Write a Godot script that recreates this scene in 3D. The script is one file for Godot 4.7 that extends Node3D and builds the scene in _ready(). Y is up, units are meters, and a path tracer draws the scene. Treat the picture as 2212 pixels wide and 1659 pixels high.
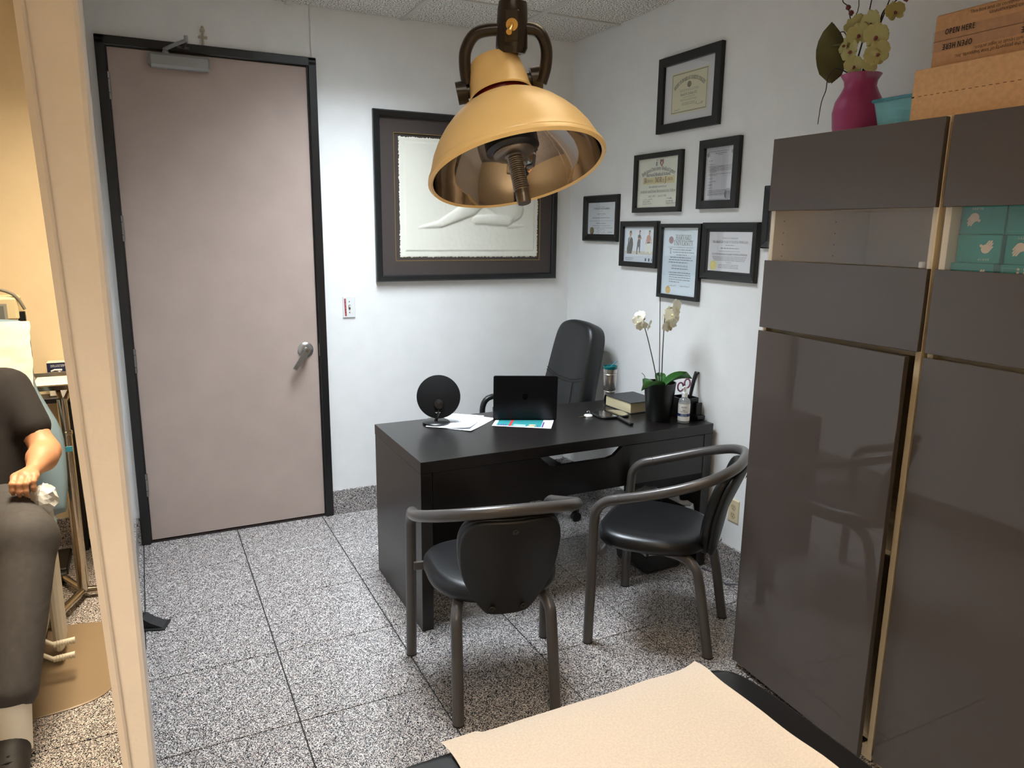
extends Node3D
# A doctor's consulting room: desk corner, guest chairs, gloss cabinets, an examination lamp and table, and a wall mirror showing a treatment chair.

const CEIL := 2.78
const MIRROR_Z := 2.9          # front face of the partition that carries the mirror
var mats := {}
var taken := {}
var serif: SystemFont
var sans: SystemFont
var bold: SystemFont
var bold_sans: SystemFont
var rng := RandomNumberGenerator.new()

# ---------------------------------------------------------------- helpers: nodes
func numbered(n: String) -> String:
	if not taken.has(n):
		taken[n] = 0
		return n
	taken[n] += 1
	return "%s_%03d" % [n, taken[n]]

func tag(o: Node, label: String, category := "", group := "", kind := "") -> Node:
	if label != "": o.set_meta("label", label)
	if category != "": o.set_meta("category", category)
	if group != "": o.set_meta("group", group)
	if kind != "": o.set_meta("kind", kind)
	return o

func thing(called: String, label: String, category: String, at := Vector3.ZERO, turn := 0.0, group := "") -> Node3D:
	var o := Node3D.new()
	o.name = numbered(called)
	add_child(o)
	o.position = at
	o.rotation.y = turn
	tag(o, label, category, group)
	return o

func setting(called: String, label: String) -> Node3D:
	var o := Node3D.new()
	o.name = called
	add_child(o)
	tag(o, label, "", "", "structure")
	return o

func put(mesh: Mesh, called: String, mat: Material, parent: Node, xf := Transform3D.IDENTITY) -> MeshInstance3D:
	var o := MeshInstance3D.new()
	o.name = called if parent != self else numbered(called)
	o.mesh = mesh
	o.material_override = mat
	o.transform = xf
	o.cast_shadow = GeometryInstance3D.SHADOW_CASTING_SETTING_DOUBLE_SIDED
	parent.add_child(o, true)
	return o

func done(st: SurfaceTool, called: String, mat: Material, parent: Node, xf := Transform3D.IDENTITY) -> MeshInstance3D:
	st.generate_normals()
	return put(st.commit(), called, mat, parent, xf)

func group_part(called: String, parent: Node, xf := Transform3D.IDENTITY) -> Node3D:
	var o := Node3D.new()
	o.name = called
	o.transform = xf
	parent.add_child(o, true)
	return o

# ---------------------------------------------------------------- helpers: materials
func pm(key: String, c: Color, rough := 0.6, metal := 0.0, spec := 0.5) -> StandardMaterial3D:
	if mats.has(key): return mats[key]
	var m := StandardMaterial3D.new()
	m.resource_name = key
	m.albedo_color = c
	m.roughness = rough
	m.metallic = metal
	m.metallic_specular = spec
	mats[key] = m
	return m

func c8(r: float, g: float, b: float) -> Color:
	return Color(r / 255.0, g / 255.0, b / 255.0)

func noise(freq: float, seed_: int, kind := FastNoiseLite.TYPE_SIMPLEX_SMOOTH, oct := 1) -> FastNoiseLite:
	var n := FastNoiseLite.new()
	n.noise_type = kind
	n.frequency = freq
	n.seed = seed_
	n.fractal_type = FastNoiseLite.FRACTAL_FBM if oct > 1 else FastNoiseLite.FRACTAL_NONE
	n.fractal_octaves = oct
	return n

func bytes_of(n: FastNoiseLite, size: int) -> PackedByteArray:
	var im := n.get_seamless_image(size, size, false, false, 0.1, true)
	im.convert(Image.FORMAT_L8)
	return im.get_data()

func plain_bytes(n: FastNoiseLite, size: int) -> PackedByteArray:
	var im := n.get_image(size, size, false, false, true)
	im.convert(Image.FORMAT_L8)
	return im.get_data()

func slab_mesh(w: float, d: float, h: float, bev: float, uv0: Vector2, period: float, turn: int, drop := true) -> ArrayMesh:    # a thin tile; its print is laid flat and never wraps
	var st := mk(false)
	var ls := []
	for l in ([[-h, 0.0], [-bev, 0.0], [0.0, bev]] if drop else [[h, 0.0], [bev, 0.0], [0.0, bev]]):
		var x: float = w * 0.5 - l[1]; var z: float = d * 0.5 - l[1]
		ls.append([Vector3(x, l[0], z), Vector3(x, l[0], -z), Vector3(-x, l[0], -z), Vector3(-x, l[0], z)])
	var faces := []
	for i in 2:
		for j in 4: faces.append([ls[i][j], ls[i][(j + 1) % 4], ls[i + 1][(j + 1) % 4], ls[i + 1][j]])
	faces.append([ls[2][0], ls[2][1], ls[2][2], ls[2][3]])
	for f in faces:
		if not drop: f.reverse()
		for k in [0, 2, 1, 0, 3, 2]:
			var v: Vector3 = f[k]
			var q := Vector2(v.x + w * 0.5, v.z + d * 0.5)
			if turn & 1: q = Vector2(q.y, q.x)
			st.set_uv(uv0 + q / period)
			st.add_vertex(v)
	st.generate_normals()
	return st.commit()

func cells(freq: float, seed_: int) -> FastNoiseLite:
	var n := noise(freq, seed_, FastNoiseLite.TYPE_CELLULAR)
	n.cellular_return_type = FastNoiseLite.RETURN_CELL_VALUE
	n.cellular_jitter = 1.1
	n.domain_warp_enabled = true
	n.domain_warp_amplitude = 3.0
	n.domain_warp_frequency = 0.12
	return n

func granite_texture() -> ImageTexture:       # crystals of three sizes, each of one tone
	var s := 1024
	var a := plain_bytes(cells(0.30, 11), s)
	var b := plain_bytes(cells(0.17, 27), s)
	var c := plain_bytes(cells(0.45, 5), s)
	var d := plain_bytes(noise(0.012, 8, FastNoiseLite.TYPE_SIMPLEX_SMOOTH, 3), s)
	var out := PackedByteArray()
	out.resize(s * s * 3)
	for i in s * s:
		var r := 210.0; var g := 205.0; var bl := 200.0
		if b[i] < 60: r = 196.0; g = 180.0; bl = 170.0            # pinkish feldspar
		elif b[i] > 205: r = 150.0; g = 146.0; bl = 144.0         # grey quartz
		if c[i] < 52: r = 112.0; g = 110.0; bl = 112.0
		if a[i] < 72: r = 30.0; g = 30.0; bl = 34.0               # black mica
		elif a[i] < 92: r = 86.0; g = 84.0; bl = 88.0
		var k := 0.94 + 0.12 * float(d[i]) / 255.0
		out[i * 3] = int(clampf(r * k, 0, 255)); out[i * 3 + 1] = int(clampf(g * k, 0, 255)); out[i * 3 + 2] = int(clampf(bl * k, 0, 255))
	return ImageTexture.create_from_image(Image.create_from_data(s, s, false, Image.FORMAT_RGB8, out))

func speckle_texture(base: Color, pit: Color, freq: float, cut: int, seed_: int, s := 512) -> ImageTexture:
	var a := plain_bytes(noise(freq, seed_), s)
	var b := plain_bytes(noise(freq * 0.45, seed_ + 3), s)
	var out := PackedByteArray()
	out.resize(s * s * 3)
	for i in s * s:
		var t := clampf((float(cut) - float(a[i])) / 14.0, 0.0, 1.0)
		var k := 0.95 + 0.1 * float(b[i]) / 255.0
		var c := base.lerp(pit, t)
		out[i * 3] = int(clampf(c.r8 * k, 0, 255)); out[i * 3 + 1] = int(clampf(c.g8 * k, 0, 255)); out[i * 3 + 2] = int(clampf(c.b8 * k, 0, 255))
	return ImageTexture.create_from_image(Image.create_from_data(s, s, false, Image.FORMAT_RGB8, out))

func mottle(base: Color, amount: float, freq: float, seed_: int, s := 512, oct := 4) -> ImageTexture:
	var a := bytes_of(noise(freq, seed_, FastNoiseLite.TYPE_SIMPLEX_SMOOTH, oct), s)
	var out := PackedByteArray()
	out.resize(s * s * 3)
	for i in s * s:
		var k := 1.0 + amount * (float(a[i]) / 127.5 - 1.0)
		out[i * 3] = int(clampf(base.r8 * k, 0, 255)); out[i * 3 + 1] = int(clampf(base.g8 * k, 0, 255)); out[i * 3 + 2] = int(clampf(base.b8 * k, 0, 255))
	return ImageTexture.create_from_image(Image.create_from_data(s, s, false, Image.FORMAT_RGB8, out))

func normal_noise(freq: float, seed_: int, strength: float, s := 512, oct := 3) -> ImageTexture:
	var im := noise(freq, seed_, FastNoiseLite.TYPE_SIMPLEX_SMOOTH, oct).get_seamless_image(s, s, false, false, 0.1, true)
	im.convert(Image.FORMAT_RGBA8)
	im.bump_map_to_normal_map(strength)
	return ImageTexture.create_from_image(im)

func tri(m: StandardMaterial3D, scale: Vector3, world := true) -> void:
	m.uv1_triplanar = true
	m.uv1_world_triplanar = world
	m.uv1_scale = scale

func textured(key: String, tex: Texture2D, scale: Vector3, rough: float, world := true, nrm: Texture2D = null, nscale := 0.3) -> StandardMaterial3D:
	var m := pm(key, Color.WHITE, rough)
	m.albedo_texture = tex
	tri(m, scale, world)
	if nrm:
		m.normal_enabled = true
		m.normal_texture = nrm
		m.normal_scale = nscale
	return m

func glass_mat(key: String, c: Color, alpha: float, rough := 0.02) -> StandardMaterial3D:
	var m := pm(key, Color(c, alpha), rough)
	m.transparency = BaseMaterial3D.TRANSPARENCY_ALPHA
	return m

# ---------------------------------------------------------------- helpers: shapes
func mk(smooth := true) -> SurfaceTool:
	var st := SurfaceTool.new()
	st.begin(Mesh.PRIMITIVE_TRIANGLES)
	st.set_smooth_group(0 if smooth else -1)
	return st

func t3(st: SurfaceTool, a: Vector3, b: Vector3, c: Vector3) -> void:   # a, b, c counter-clockwise seen from outside
	st.add_vertex(a); st.add_vertex(c); st.add_vertex(b)

func q4(st: SurfaceTool, a: Vector3, b: Vector3, c: Vector3, d: Vector3) -> void:
	t3(st, a, b, c); t3(st, a, c, d)

func loops(st: SurfaceTool, ls: Array, closed := true) -> void:      # ls: rings of equal length; ring counter-clockwise seen from the end it grows to
	for i in ls.size() - 1:
		var a: PackedVector3Array = ls[i]
		var b: PackedVector3Array = ls[i + 1]
		var n := a.size()
		for j in (n if closed else n - 1):
			var k := (j + 1) % n
			q4(st, a[j], a[k], b[k], b[j])

func fan(st: SurfaceTool, ring: PackedVector3Array, up := true) -> void:
	var c := Vector3.ZERO
	for v in ring: c += v
	c /= ring.size()
	for j in ring.size():
		var k := (j + 1) % ring.size()
		if up: t3(st, ring[j], ring[k], c)
		else: t3(st, ring[k], ring[j], c)

func bx(st: SurfaceTool, c: Vector3, s: Vector3, bev := 0.0, xf := Transform3D.IDENTITY) -> void:   # box with chamfered edges
	st.set_smooth_group(-1)
	var h := s * 0.5
	var e := minf(bev, minf(h.x, minf(h.y, h.z)) * 0.95)
	if e <= 0.0:
		var p := PackedVector3Array()
		for i in 8: p.append(xf * (c + Vector3(h.x if i & 1 else -h.x, h.y if i & 2 else -h.y, h.z if i & 4 else -h.z)))
		q4(st, p[4], p[5], p[7], p[6]); q4(st, p[1], p[0], p[2], p[3]); q4(st, p[0], p[4], p[6], p[2])
		q4(st, p[5], p[1], p[3], p[7]); q4(st, p[6], p[7], p[3], p[2]); q4(st, p[0], p[1], p[5], p[4])
		return
	var ls := []
	for lay in [[-h.y, e], [-h.y + e, 0.0], [h.y - e, 0.0], [h.y, e]]:
		var y: float = lay[0]; var i: float = lay[1]
		var ring := PackedVector3Array()
		for v in [Vector2(h.x - i, h.z - e - i * 0.0), Vector2(h.x - e - i * 0.0, h.z - i), Vector2(-h.x + e, h.z - i), Vector2(-h.x + i, h.z - e), Vector2(-h.x + i, -h.z + e), Vector2(-h.x + e, -h.z + i), Vector2(h.x - e, -h.z + i), Vector2(h.x - i, -h.z + e)]:
			ring.append(xf * (c + Vector3(v.x, y, v.y)))
		ring.reverse()
		ls.append(ring)
	loops(st, ls)
	fan(st, ls[3]); fan(st, ls[0], false)

func box_part(called: String, mat: Material, parent: Node, c: Vector3, s: Vector3, bev := 0.0, xf := Transform3D.IDENTITY) -> MeshInstance3D:
	var st := mk(false)
	bx(st, c, s, bev)
	return done(st, called, mat, parent, xf)

func span_box(called: String, mat: Material, parent: Node, a: Vector3, b: Vector3, bev := 0.0) -> MeshInstance3D:
	return box_part(called, mat, parent, (a + b) * 0.5, (b - a).abs(), bev)

func lathe(st: SurfaceTool, prof: Array, seg := 32, xf := Transform3D.IDENTITY, cap0 := false, cap1 := false) -> void:   # prof: (radius, height) from bottom to top on the outside
	var g := 0
	st.set_smooth_group(0)
	var rings := []
	for p in prof:
		var ring := PackedVector3Array()
		for j in seg:
			var a := -TAU * j / seg
			ring.append(xf * Vector3(cos(a) * p.x, p.y, sin(a) * p.x))
		rings.append(ring)
	for i in prof.size() - 1:
		if i > 0:
			var d0: Vector2 = (prof[i] - prof[i - 1]).normalized()
			var d1: Vector2 = (prof[i + 1] - prof[i]).normalized()
			if d0.dot(d1) < 0.8:
				g += 1
				st.set_smooth_group(g)
		loops(st, [rings[i], rings[i + 1]])
	st.set_smooth_group(g + 1)
	if cap0: fan(st, rings[0], false)
	if cap1: fan(st, rings[-1])

func tube(st: SurfaceTool, pts: Array, r: float, seg := 12, r2 := -1.0, caps := true) -> void:
	st.set_smooth_group(0)
	if r2 < 0.0: r2 = r
	var rings := []
	var t0: Vector3 = (pts[1] - pts[0]).normalized()
	var nrm := t0.cross(Vector3.UP if absf(t0.y) < 0.9 else Vector3.RIGHT).normalized()
	for i in pts.size():
		var t: Vector3
		if i == 0: t = t0
		elif i == pts.size() - 1: t = (pts[i] - pts[i - 1]).normalized()
		else: t = ((pts[i + 1] - pts[i]).normalized() + (pts[i] - pts[i - 1]).normalized()).normalized()
		nrm = (nrm - t * nrm.dot(t)).normalized()
		var bn := t.cross(nrm)
		var rr := lerpf(r, r2, float(i) / (pts.size() - 1))
		var ring := PackedVector3Array()
		for j in seg:
			var a := TAU * j / seg
			ring.append(pts[i] + (nrm * cos(a) + bn * sin(a)) * rr)
		rings.append(ring)
	loops(st, rings)
	if caps:
		st.set_smooth_group(1)
		fan(st, rings[0], false)
		fan(st, rings[-1])

func curve(pts: Array, per := 6) -> Array:          # Catmull-Rom through the points
	var out := []
	for i in pts.size() - 1:
		var p0: Vector3 = pts[maxi(i - 1, 0)]
		var p1: Vector3 = pts[i]
		var p2: Vector3 = pts[i + 1]
		var p3: Vector3 = pts[mini(i + 2, pts.size() - 1)]
		for k in per:
			out.append(p1.cubic_interpolate(p2, p0, p3, float(k) / per))
	out.append(pts[-1])
	return out

func prism(st: SurfaceTool, poly: PackedVector2Array, z0: float, z1: float, xf := Transform3D.IDENTITY) -> void:   # outline in x-y, extruded along z
	st.set_smooth_group(-1)
	if Geometry2D.is_polygon_clockwise(poly): poly.reverse()
	var idx := Geometry2D.triangulate_polygon(poly)
	for i in range(0, idx.size(), 3):
		var a := poly[idx[i]]; var b := poly[idx[i + 1]]; var c := poly[idx[i + 2]]
		if (b - a).cross(c - a) < 0.0:
			var s := b; b = c; c = s
		t3(st, xf * Vector3(a.x, a.y, z1), xf * Vector3(b.x, b.y, z1), xf * Vector3(c.x, c.y, z1))
		t3(st, xf * Vector3(a.x, a.y, z0), xf * Vector3(c.x, c.y, z0), xf * Vector3(b.x, b.y, z0))
	for i in poly.size():
		var a := poly[i]; var b := poly[(i + 1) % poly.size()]
		q4(st, xf * Vector3(a.x, a.y, z0), xf * Vector3(b.x, b.y, z0), xf * Vector3(b.x, b.y, z1), xf * Vector3(a.x, a.y, z1))

func pad(st: SurfaceTool, outline: PackedVector2Array, lays: Array, xf := Transform3D.IDENTITY, smooth := true, bend := 0.0) -> void:   # lays: (scale of the outline, height) bottom to top, outline in x-z
	st.set_smooth_group(0 if smooth else -1)
	var c := Vector2.ZERO
	for p in outline: c += p
	c /= outline.size()
	var pts := outline.duplicate()
	if not Geometry2D.is_polygon_clockwise(pts): pts.reverse()   # x-z seen from above flips the sense
	var ls := []
	for l in lays:
		var ring := PackedVector3Array()
		for p in pts:
			var q: Vector2 = c + (p - c) * l.x
			ring.append(xf * Vector3(q.x, l.y + bend * q.x * q.x, q.y))
		ls.append(ring)
	loops(st, ls)
	fan(st, ls[0], false)
	fan(st, ls[-1])

func ellipse(rx: float, ry: float, n := 32, power := 2.0) -> PackedVector2Array:
	var o := PackedVector2Array()
	for i in n:
		var a := TAU * i / n
		var c := cos(a); var s := sin(a)
		o.append(Vector2(signf(c) * pow(absf(c), 2.0 / power) * rx, signf(s) * pow(absf(s), 2.0 / power) * ry))
	return o

func mitred(st: SurfaceTool, w: float, h: float, prof: Array) -> void:   # picture-frame moulding: prof is (inset, height) from the outer back edge inwards
	st.set_smooth_group(-1)
	var ls := []
	for p in prof:
		var x: float = w * 0.5 - p.x; var y: float = h * 0.5 - p.x
		ls.append(PackedVector3Array([Vector3(-x, -y, p.y), Vector3(x, -y, p.y), Vector3(x, y, p.y), Vector3(-x, y, p.y)]))
	loops(st, ls)

# text is flat print: one mesh holds the lines of one colour on one sheet
func text_into(st: SurfaceTool, s: String, font: Font, height: float, at: Vector3, align := 0, squeeze := 1.0, basis := Basis.IDENTITY, max_w := 0.0) -> void:
	var tm := TextMesh.new()
	tm.text = s
	tm.font = font
	tm.font_size = 32
	tm.pixel_size = height / 24.0
	tm.depth = 0.0
	tm.curve_step = 4.0
	tm.horizontal_alignment = [HORIZONTAL_ALIGNMENT_CENTER, HORIZONTAL_ALIGNMENT_LEFT, HORIZONTAL_ALIGNMENT_RIGHT][align]
	var w := tm.get_aabb().size.x
	if max_w > 0.0 and w * squeeze > max_w: squeeze = max_w / w
	if tm.get_surface_count():
		st.append_from(tm, 0, Transform3D(basis * Basis.from_scale(Vector3(squeeze, 1, 1)), at))

func arc_text(st: SurfaceTool, s: String, font: Font, height: float, centre: Vector2, radius: float, spread: float, z: float) -> void:
	var total := font.get_string_size(s, HORIZONTAL_ALIGNMENT_LEFT, -1, 32).x
	for i in s.length():
		var mid := font.get_string_size(s.substr(0, i), HORIZONTAL_ALIGNMENT_LEFT, -1, 32).x + font.get_string_size(s[i], HORIZONTAL_ALIGNMENT_LEFT, -1, 32).x * 0.5
		if s[i] == " ": continue
		var a := spread * (0.5 - mid / total)
		var k := spread * radius / (total * height / 24.0)
		text_into(st, s[i], font, height, Vector3(centre.x - sin(a) * radius, centre.y + cos(a) * radius, z), 0, k, Basis(Vector3.BACK, a))

func text_tool() -> SurfaceTool:
	return SurfaceTool.new()

func text_done(st: SurfaceTool, called: String, mat: Material, parent: Node) -> void:
	put(st.commit(), called, mat, parent)

func word_bars(st: SurfaceTool, x0: float, x1: float, y: float, h: float, z: float) -> void:     # a line of print too small to read
	var x := x0
	while x < x1 - h:
		var w := minf(rng.randf_range(1.2, 4.5) * h, x1 - x)
		q4(st, Vector3(x, y - h * 0.3, z), Vector3(x + w, y - h * 0.3, z), Vector3(x + w, y + h * 0.3, z), Vector3(x, y + h * 0.3, z))
		x += w + h * 0.7

func scribble(st: SurfaceTool, x: float, y: float, w: float, h: float, z: float, seed_: int) -> void:   # a signature
	var r := RandomNumberGenerator.new()
	r.seed = seed_
	var pts := []
	for i in 12: pts.append(Vector3(x + w * i / 11.0 + r.randf_range(-0.03, 0.03) * w, y + h * (r.randf() - 0.3) * (1.0 if i % 2 else -0.35), z))
	tube(st, curve(pts, 4), 0.0007, 4)

func seal(parent: Node, called: String, mat: Material, at: Vector3, r: float) -> void:
	var st := mk()
	lathe(st, [Vector2(r, 0), Vector2(r, 0.0006), Vector2(r * 0.8, 0.0006), Vector2(r * 0.78, 0.0003), Vector2(r * 0.55, 0.0003), Vector2(r * 0.5, 0.0008), Vector2(0.0001, 0.0010)], 28, Transform3D(Basis(Vector3.RIGHT, PI / 2), at))
	done(st, called, mat, parent)

# ---------------------------------------------------------------- helpers: bodies (distance field meshed as surface nets)
func smin(a: float, b: float, k: float) -> float:
	var h := clampf(0.5 + 0.5 * (b - a) / k, 0.0, 1.0)
	return lerpf(b, a, h) - k * h * (1.0 - h)

func flesh(st: SurfaceTool, bones: Array, k: float, cell: float, flat_z := 1.0) -> void:   # bones: [a, b, ra, rb]
	st.set_smooth_group(0)
	var lo := Vector3.INF
	var hi := -Vector3.INF
	for b in bones:
		var r: float = maxf(b[2], b[3]) + k + cell * 2.0
		lo = lo.min(b[0].min(b[1]) - Vector3.ONE * r)
		hi = hi.max(b[0].max(b[1]) + Vector3.ONE * r)
	var nx := int(ceil((hi.x - lo.x) / cell)) + 1
	var ny := int(ceil((hi.y - lo.y) / cell)) + 1
	var nz := int(ceil((hi.z - lo.z) / cell)) + 1
	var f := PackedFloat32Array()
	f.resize(nx * ny * nz)
	f.fill(1.0)
	for b in bones:
		var a: Vector3 = b[0]
		var ab: Vector3 = b[1] - b[0]
		var l2 := maxf(ab.length_squared(), 1e-9)
		var ra: float = b[2]
		var rb: float = b[3]
		var r := maxf(ra, rb) + k + cell * 2.0
		var i0 := Vector3i((a.min(b[1]) - Vector3.ONE * r - lo) / cell).max(Vector3i.ZERO)
		var i1 := Vector3i((a.max(b[1]) + Vector3.ONE * r - lo) / cell).min(Vector3i(nx - 1, ny - 1, nz - 1))
		for z in range(i0.z, i1.z + 1):
			for y in range(i0.y, i1.y + 1):
				for x in range(i0.x, i1.x + 1):
					var p := lo + Vector3(x, y, z) * cell
					var t := clampf((p - a).dot(ab) / l2, 0.0, 1.0)
					var d := p.distance_to(a + ab * t) - lerpf(ra, rb, t)
					var i := (z * ny + y) * nx + x
					f[i] = smin(f[i], d, k) if f[i] < 0.9 else d
	var idx := {}
	var verts := PackedVector3Array()
	for z in nz - 1:
		for y in ny - 1:
			for x in nx - 1:
				var base := (z * ny + y) * nx + x
				var inside := 0
				for c in 8:
					if f[base + (c & 1) + ((c >> 1) & 1) * nx + (c >> 2) * nx * ny] < 0.0: inside += 1
				if inside == 0 or inside == 8: continue
				var s := Vector3.ZERO
				var n := 0
				for c in 8:
					for ax in 3:
						if c & (1 << ax): continue
						var c2 := c | (1 << ax)
						var va := f[base + (c & 1) + ((c >> 1) & 1) * nx + (c >> 2) * nx * ny]
						var vb := f[base + (c2 & 1) + ((c2 >> 1) & 1) * nx + (c2 >> 2) * nx * ny]
						if (va < 0.0) == (vb < 0.0): continue
						var t := va / (va - vb)
						var p := Vector3(c & 1, (c >> 1) & 1, c >> 2)
						p[ax] = t
						s += p
						n += 1
				idx[base] = verts.size()
				verts.append(lo + (Vector3(x, y, z) + s / n) * cell)
	var step := [1, nx, nx * ny]
	for base: int in idx:
		for ax in 3:
			var u: int = step[(ax + 1) % 3]
			var w: int = step[(ax + 2) % 3]
			var va := f[base]
			var vb := f[base + step[ax]]
			if (va < 0.0) == (vb < 0.0): continue
			if not (idx.has(base - u) and idx.has(base - w) and idx.has(base - u - w)): continue
			var a: Vector3 = verts[idx[base]]
			var b: Vector3 = verts[idx[base - u]]
			var c: Vector3 = verts[idx[base - u - w]]
			var d: Vector3 = verts[idx[base - w]]
			if va < 0.0: q4(st, a, b, c, d)
			else: q4(st, a, d, c, b)

func palette() -> void:       # materials shared between things
	pm("black_rubber", c8(22, 22, 22), 0.55)
	pm("satin_steel", c8(168, 166, 162), 0.32, 0.9)
	pm("bright_steel", c8(210, 208, 205), 0.15, 1.0)
	pm("silvered", c8(235, 235, 235), 0.02, 1.0)
	pm("stand_black", c8(13, 13, 14), 0.3)
	pm("ink_navy", c8(40, 44, 66), 0.7)
	pm("print_white", c8(228, 238, 238), 0.6)
	pm("cut_brown", c8(92, 58, 32), 0.9)
	pm("leaf_olive", c8(92, 92, 56), 0.55)
	pm("pole_steel", c8(150, 148, 146), 0.3, 0.8)
	pm("table_base", c8(206, 196, 180), 0.5)
	pm("post_black", c8(20, 20, 20), 0.4)
	pm("pump_white", c8(232, 232, 230), 0.35)
	pm("stamp_pale", c8(150, 151, 156), 0.7)

# ---------------------------------------------------------------- light fittings
func ceiling_light(called: String, label: String, x0: float, z0: float, tint: Color, energy: float, glow: float) -> void:   # recessed 2 x 4 ft parabolic troffer
	var w := 0.61; var l := 1.22
	var t := thing("ceiling_light", label, "ceiling light", Vector3(x0 + w * 0.5, CEIL, z0 + l * 0.5), 0.0, "recessed ceiling lights")
	var white := pm("fitting_white", c8(225, 225, 222), 0.5)
	var st := mk(false)
	var a := w * 0.5 - 0.006; var b := l * 0.5 - 0.006
	bx(st, Vector3(-a, 0.10, 0), Vector3(0.01, 0.2, l - 0.012)); bx(st, Vector3(a, 0.10, 0), Vector3(0.01, 0.2, l - 0.012))
	bx(st, Vector3(0, 0.10, -b), Vector3(w - 0.012, 0.2, 0.01)); bx(st, Vector3(0, 0.10, b), Vector3(w - 0.012, 0.2, 0.01))
	bx(st, Vector3(0, 0.205, 0), Vector3(w - 0.012, 0.01, l - 0.012))
	done(st, "housing", white, t)
	var em := pm(called + "_tube", c8(250, 250, 250), 0.4)
	em.emission_enabled = true
	em.emission = tint
	em.emission_energy_multiplier = glow
	for i in 3:
		var s2 := mk()
		tube(s2, [Vector3((i - 1) * 0.19, 0.17, -b + 0.03), Vector3((i - 1) * 0.19, 0.17, b - 0.03)], 0.013, 10)
		done(s2, "lamp_tube", em, t)
	var nx := 4; var nz := 8
	var dep := 0.105
	var vane := pm("louvre_vane", c8(70, 70, 70), 0.45)
	for i in range(1, nx):
		box_part("louvre_vane", vane, t, Vector3(-a + 2 * a * i / nx, dep * 0.5, 0), Vector3(0.004, dep, l - 0.02))
	for i in range(1, nz):
		box_part("louvre_crosspiece", vane, t, Vector3(0, dep * 0.5, -b + 2 * b * i / nz), Vector3(w - 0.02, dep - 0.002, 0.004))
	var al := AreaLight3D.new()
	al.name = called + "_glow"
	al.area_size = Vector2(w - 0.04, l - 0.04)
	al.light_color = tint
	al.light_energy = energy
	al.area_range = 20.0
	al.shadow_enabled = true
	al.rotation_degrees = Vector3(-90, 0, 0)
	al.position = Vector3(0, 0.135, 0)
	t.add_child(al)

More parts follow.
